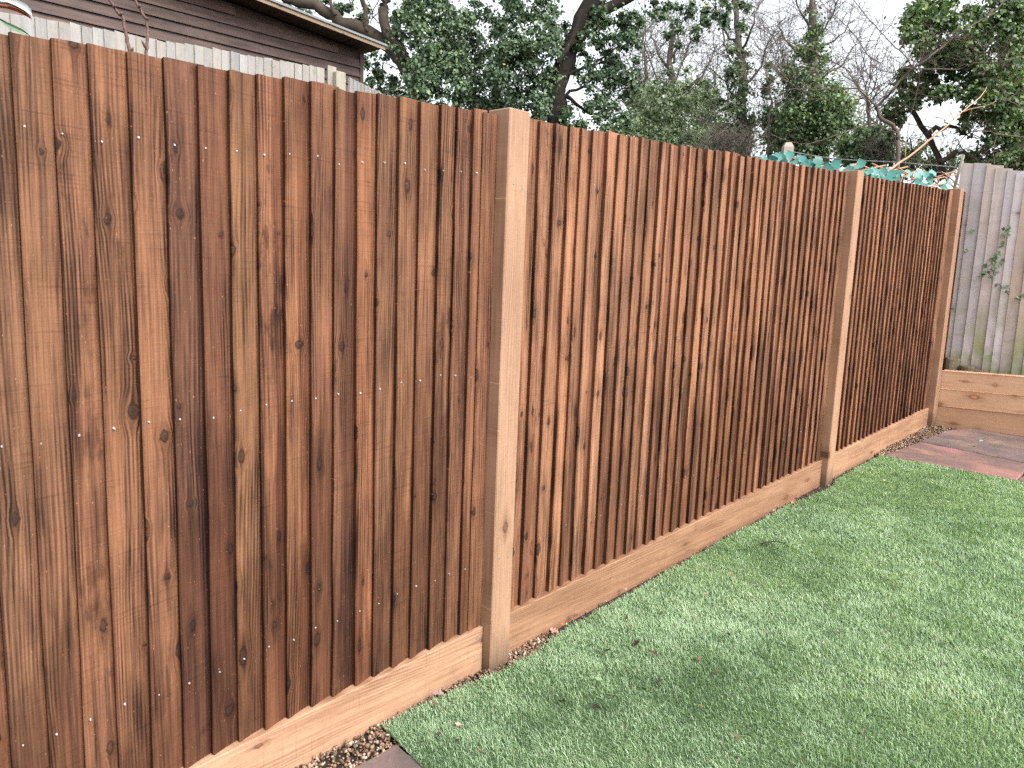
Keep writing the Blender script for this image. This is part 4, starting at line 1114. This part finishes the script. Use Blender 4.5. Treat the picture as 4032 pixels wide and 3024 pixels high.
side = np.stack([-dy, dx], 1); sa = rng.uniform(-.6, .6, N)
sx = side[:, 0] * np.cos(sa) - side[:, 1] * np.sin(sa); sy = side[:, 0] * np.sin(sa) + side[:, 1] * np.cos(sa)
z0 = SLOPE * P[:, 0] + .003
def pt(off, h, w): return np.stack([P[:, 0] + dx * off + sx * w, P[:, 1] + dy * off + sy * w, z0 + h], 1)
nrmf = 1 / np.sqrt(1 + lean ** 2)
b0, b1 = pt(0 * H, 0 * H, -Wd), pt(0 * H, 0 * H, Wd)
m0, m1 = pt(H * lean * nrmf * .38, H * .62 * (.4 + .6 * nrmf), -Wd * .9), pt(H * lean * nrmf * .38, H * .62 * (.4 + .6 * nrmf), Wd * .9)
tp = pt(H * lean * nrmf * 1.05, H * nrmf, 0 * H)
VV = np.stack([b0, b1, m1, m0, tp], 1).reshape(-1, 3)
ix = np.arange(N) * 5
loops = np.stack([ix, ix + 1, ix + 2, ix + 3, ix + 3, ix + 2, ix + 4], 1).ravel()
sizes = np.tile([4, 3], N)
tn = np.clip(.50 + .07 * n1 + .05 * n2 + .04 * n3 + rng.normal(0, .22, N), .02, .95)
for px_, py_, r_, am in ((2350, 2785, .07, .32), (2210, 2760, .06, .26), (2130, 2870, .10, .26), (2570, 2440, .12, .12), (2660, 2700, .22, .10), (3000, 2560, .30, .10), (3300, 2080, .28, .12), (3000, 2140, .07, .22),
                        (3230, 2000, .2, .10), (2480, 2540, .10, .14), (2050, 2640, .10, .12), (2900, 2800, .25, .10), (3700, 2050, .3, .08), (3560, 2330, .12, -.10), (2700, 2400, .22, -.12), (3500, 2650, .35, -.12), (2880, 2250, .2, -.10), (3900, 2400, .3, -.08)):
    g_ = on_g(px_, py_, .01); tn = tn - am * np.exp(-((P[:, 0] - g_.x) ** 2 + (P[:, 1] - g_.y) ** 2) / (2 * (r_ * .6) ** 2))
tn = np.clip(tn, .02, .95)
tn[rng.random(N) < .02] = 1.0
me = mesh_np('grass', VV, loops, sizes, np.repeat(tn, 2))
o = link('grass', me, M['turf']); tag(o, 'short artificial green turf with scuffed lighter and darker patches', 'grass', kind='stuff')

# ------------------------------------------------------------------ fallen leaves and bits on the lawn
def lobed_leaf(seed, lobes=4):
    r_ = random.Random(seed); n = lobes * 4; V = [(0, 0, 0)]
    out = []
    for i in range(n + 1):
        s = i / n; w = (.30 + .10 * math.sin(s * lobes * 6.28)) * math.sin(math.pi * min(1, s * 1.02) ** .85) + .01; out.append((s, w))
    V = []
    for s, w in out:
        c_ = .10 * math.sin(s * 5 + seed) ; V += [(-w, s - .5, c_ + w * .35 + r_.gauss(0, .03)), (0, s - .5, c_), (w, s - .5, c_ + w * r_.uniform(.2, .7) + r_.gauss(0, .03))]
    F = []
    for i in range(n):
        a_ = 3 * i; F += [(a_, a_ + 1, a_ + 4, a_ + 3), (a_ + 1, a_ + 2, a_ + 5, a_ + 4)]
    return mesh_py('fallen_leaf', V, F, True)
lobed = [lobed_leaf(i, l_) for i, l_ in enumerate((3, 4, 5, 2))]
for q_ in lobed: q_.materials.append(M['dead'])
BRN, PNK, ORG, DRK, PAL, GRN, TAN, TEAL = (.16, .085, .06), (.42, .25, .20), (.42, .17, .05), (.045, .032, .028), (.48, .36, .30), (.20, .34, .17), (.34, .23, .13), (.25, .62, .55)
C8 = lambda a_, b_: (1800 + .5425 * a_, 2000 + .5425 * b_)
C7 = lambda a_, b_: (700 + .5425 * a_, 2300 + .5425 * b_)
leaves = [(*C8(1225, 800), BRN, .036, 'curled brown oak leaf on the turf opposite the first post'), (*C8(1295, 985), DRK, .034, 'flat dark brown leaf pressed into the turf in mid lawn'),
          (*C8(1430, 1050), BRN, .030, 'brown leaf scrap lying right of the flat dark leaf in mid lawn'), (*C8(1755, 1100), BRN, .032, 'two lobed brown leaf scrap low in the middle of the lawn'), (*C8(1880, 1190), BRN, .022, 'small reddish brown leaf scrap lowest of the mid lawn browns'), (*C8(702, 890), PNK, .042, 'pale pink curled leaf against the gravel board right of the first post'),
          (*C8(850, 780), (.26, .12, .08), .040, 'reddish brown lobed leaf against the second gravel board'), (*C8(770, 845), ORG, .026, 'bright orange leaf scrap on the gravel beside the pale pink leaf'), (*C8(1215, 585), PNK, .028, 'pinkish leaf scrap on the gravel below the second gravel board'), (*C8(1025, 1240), GRN, .030, 'single fresh green leaf lying on the turf'),
          (*C8(1000, 1440), DRK, .030, 'dark leaf in the scuffed patch near the front of the turf'), (*C8(1990, 485), (.28, .15, .08), .026, 'thin tan leaf curl near the fence in the middle of the second bay'), (*C8(1800, 620), TAN, .022, 'small tan scrap on the pale turf near the second bay'), (*C8(1490, 750), TAN, .022, 'tan scrap left of the pale turf patch beside the second bay'), (*C8(1255, 855), BRN, .020, 'tiny brown scrap just below the curled oak leaf'), (*C8(1935, 970), TAN, .018, 'pale tan speck right of the flat dark leaf'),
          (*C8(1465, 1255), DRK, .026, 'dark scrap between the green leaf and the lobed brown leaf'), (*C8(1350, 1310), DRK, .022, 'dark scrap just below the fresh green leaf'), (*C8(1970, 915), DRK, .018, 'tiny dark scrap on the right half of mid lawn'), (*C8(1850, 695), (.05, .05, .08), .016, 'bluish black scrap on the pale turf in the second bay'), (*C8(1770, 1435), (.28, .17, .10), .020, 'small brown scrap at the very front edge of the turf'), (*C8(2155, 1390), PAL, .012, 'tiny pale scrap at the front right of the turf'),
          (*C7(2040, 1018), PAL, .026, 'pale cream leaf near the cut corner of the turf'), (*C7(1865, 870), BRN, .024, 'brown scrap by the turf edge above the cut corner'), (*C7(1925, 900), BRN, .014, 'tiny brown scrap beside the turf edge near the first post'), (*C7(2195, 1200), ORG, .012, 'orange bit on the turf near the cut corner'), (*C7(2025, 1135), DRK, .016, 'tiny dark scrap left of the pale cream leaf'), (*C7(1895, 1085), (.10, .06, .06), .022, 'dim purplish scrap at the cut corner of the turf'),
          (*C7(1890, 795), (.30, .22, .19), .045, 'large greyish pink leaf lying beside the first gravel board'), (3483, 1891, PAL, .030, 'pale pinkish leaf near the far edge of the turf'), (3126, 1975, PNK, .045, 'pinkish leaf against the gravel board short of the second post'), (3150, 1985, ORG, .030, 'orange leaf beside the pinkish leaf short of the second post'),
          (3863, 1736, TEAL, .028, 'small teal scrap lying on the far paving slab'), (3835, 1757, DRK, .022, 'dark crumb near the teal scrap on the far slab'), (2390, 2560, DRK, .03, 'dark scrap left of the flat dark leaf'), (2210, 2760, DRK, .034, 'dark scrap in the scuffed patch left of the green leaf'), (3300, 2480, BRN, .024, 'brown scrap on the right side of the turf at mid distance'), (3520, 2310, BRN, .022, 'brown scrap furthest right on the turf towards the paving'), (3400, 2880, TAN, .020, 'tan scrap near the lower right corner of the turf'), (2900, 2900, BRN, .024, 'brown scrap at the front of the turf right of centre')]
for i, (px, py, c, sz, lab) in enumerate(leaves):
    h = .024 if not (px > 3800 and py < 1800) else .016
    p = on_g(px, py, h)
    o = link('fallen_leaf', lobed[i % 4], None, None, p)
    o.rotation_euler = (random.gauss(0, .25), random.gauss(0, .25) - math.atan(SLOPE), random.uniform(0, 6.28)); o.scale = (sz, sz, sz * .8); o.color = (*c, 1)
    if lab: tag(o, lab, 'leaf', 'fallen leaves and scraps')
    else: tag(o, 'small dull dead leaf scrap lying flat on the green turf', 'leaf', 'small leaf scraps scattered on the turf')
o = empty('dark_twig', on_g(3050, 2140, .026)); tag(o, 'curved dark twig lying on the turf near the second bay', 'twig')
T = Tubes(); T.add(smoothline([on_g(a_, b_, .028) - Vector(o.location) for a_, b_ in [(3000, 2140), (3035, 2132), (3075, 2134), (3105, 2152)]], 3), [.003, .002], 5); T.build('stem', M['bark'], o)
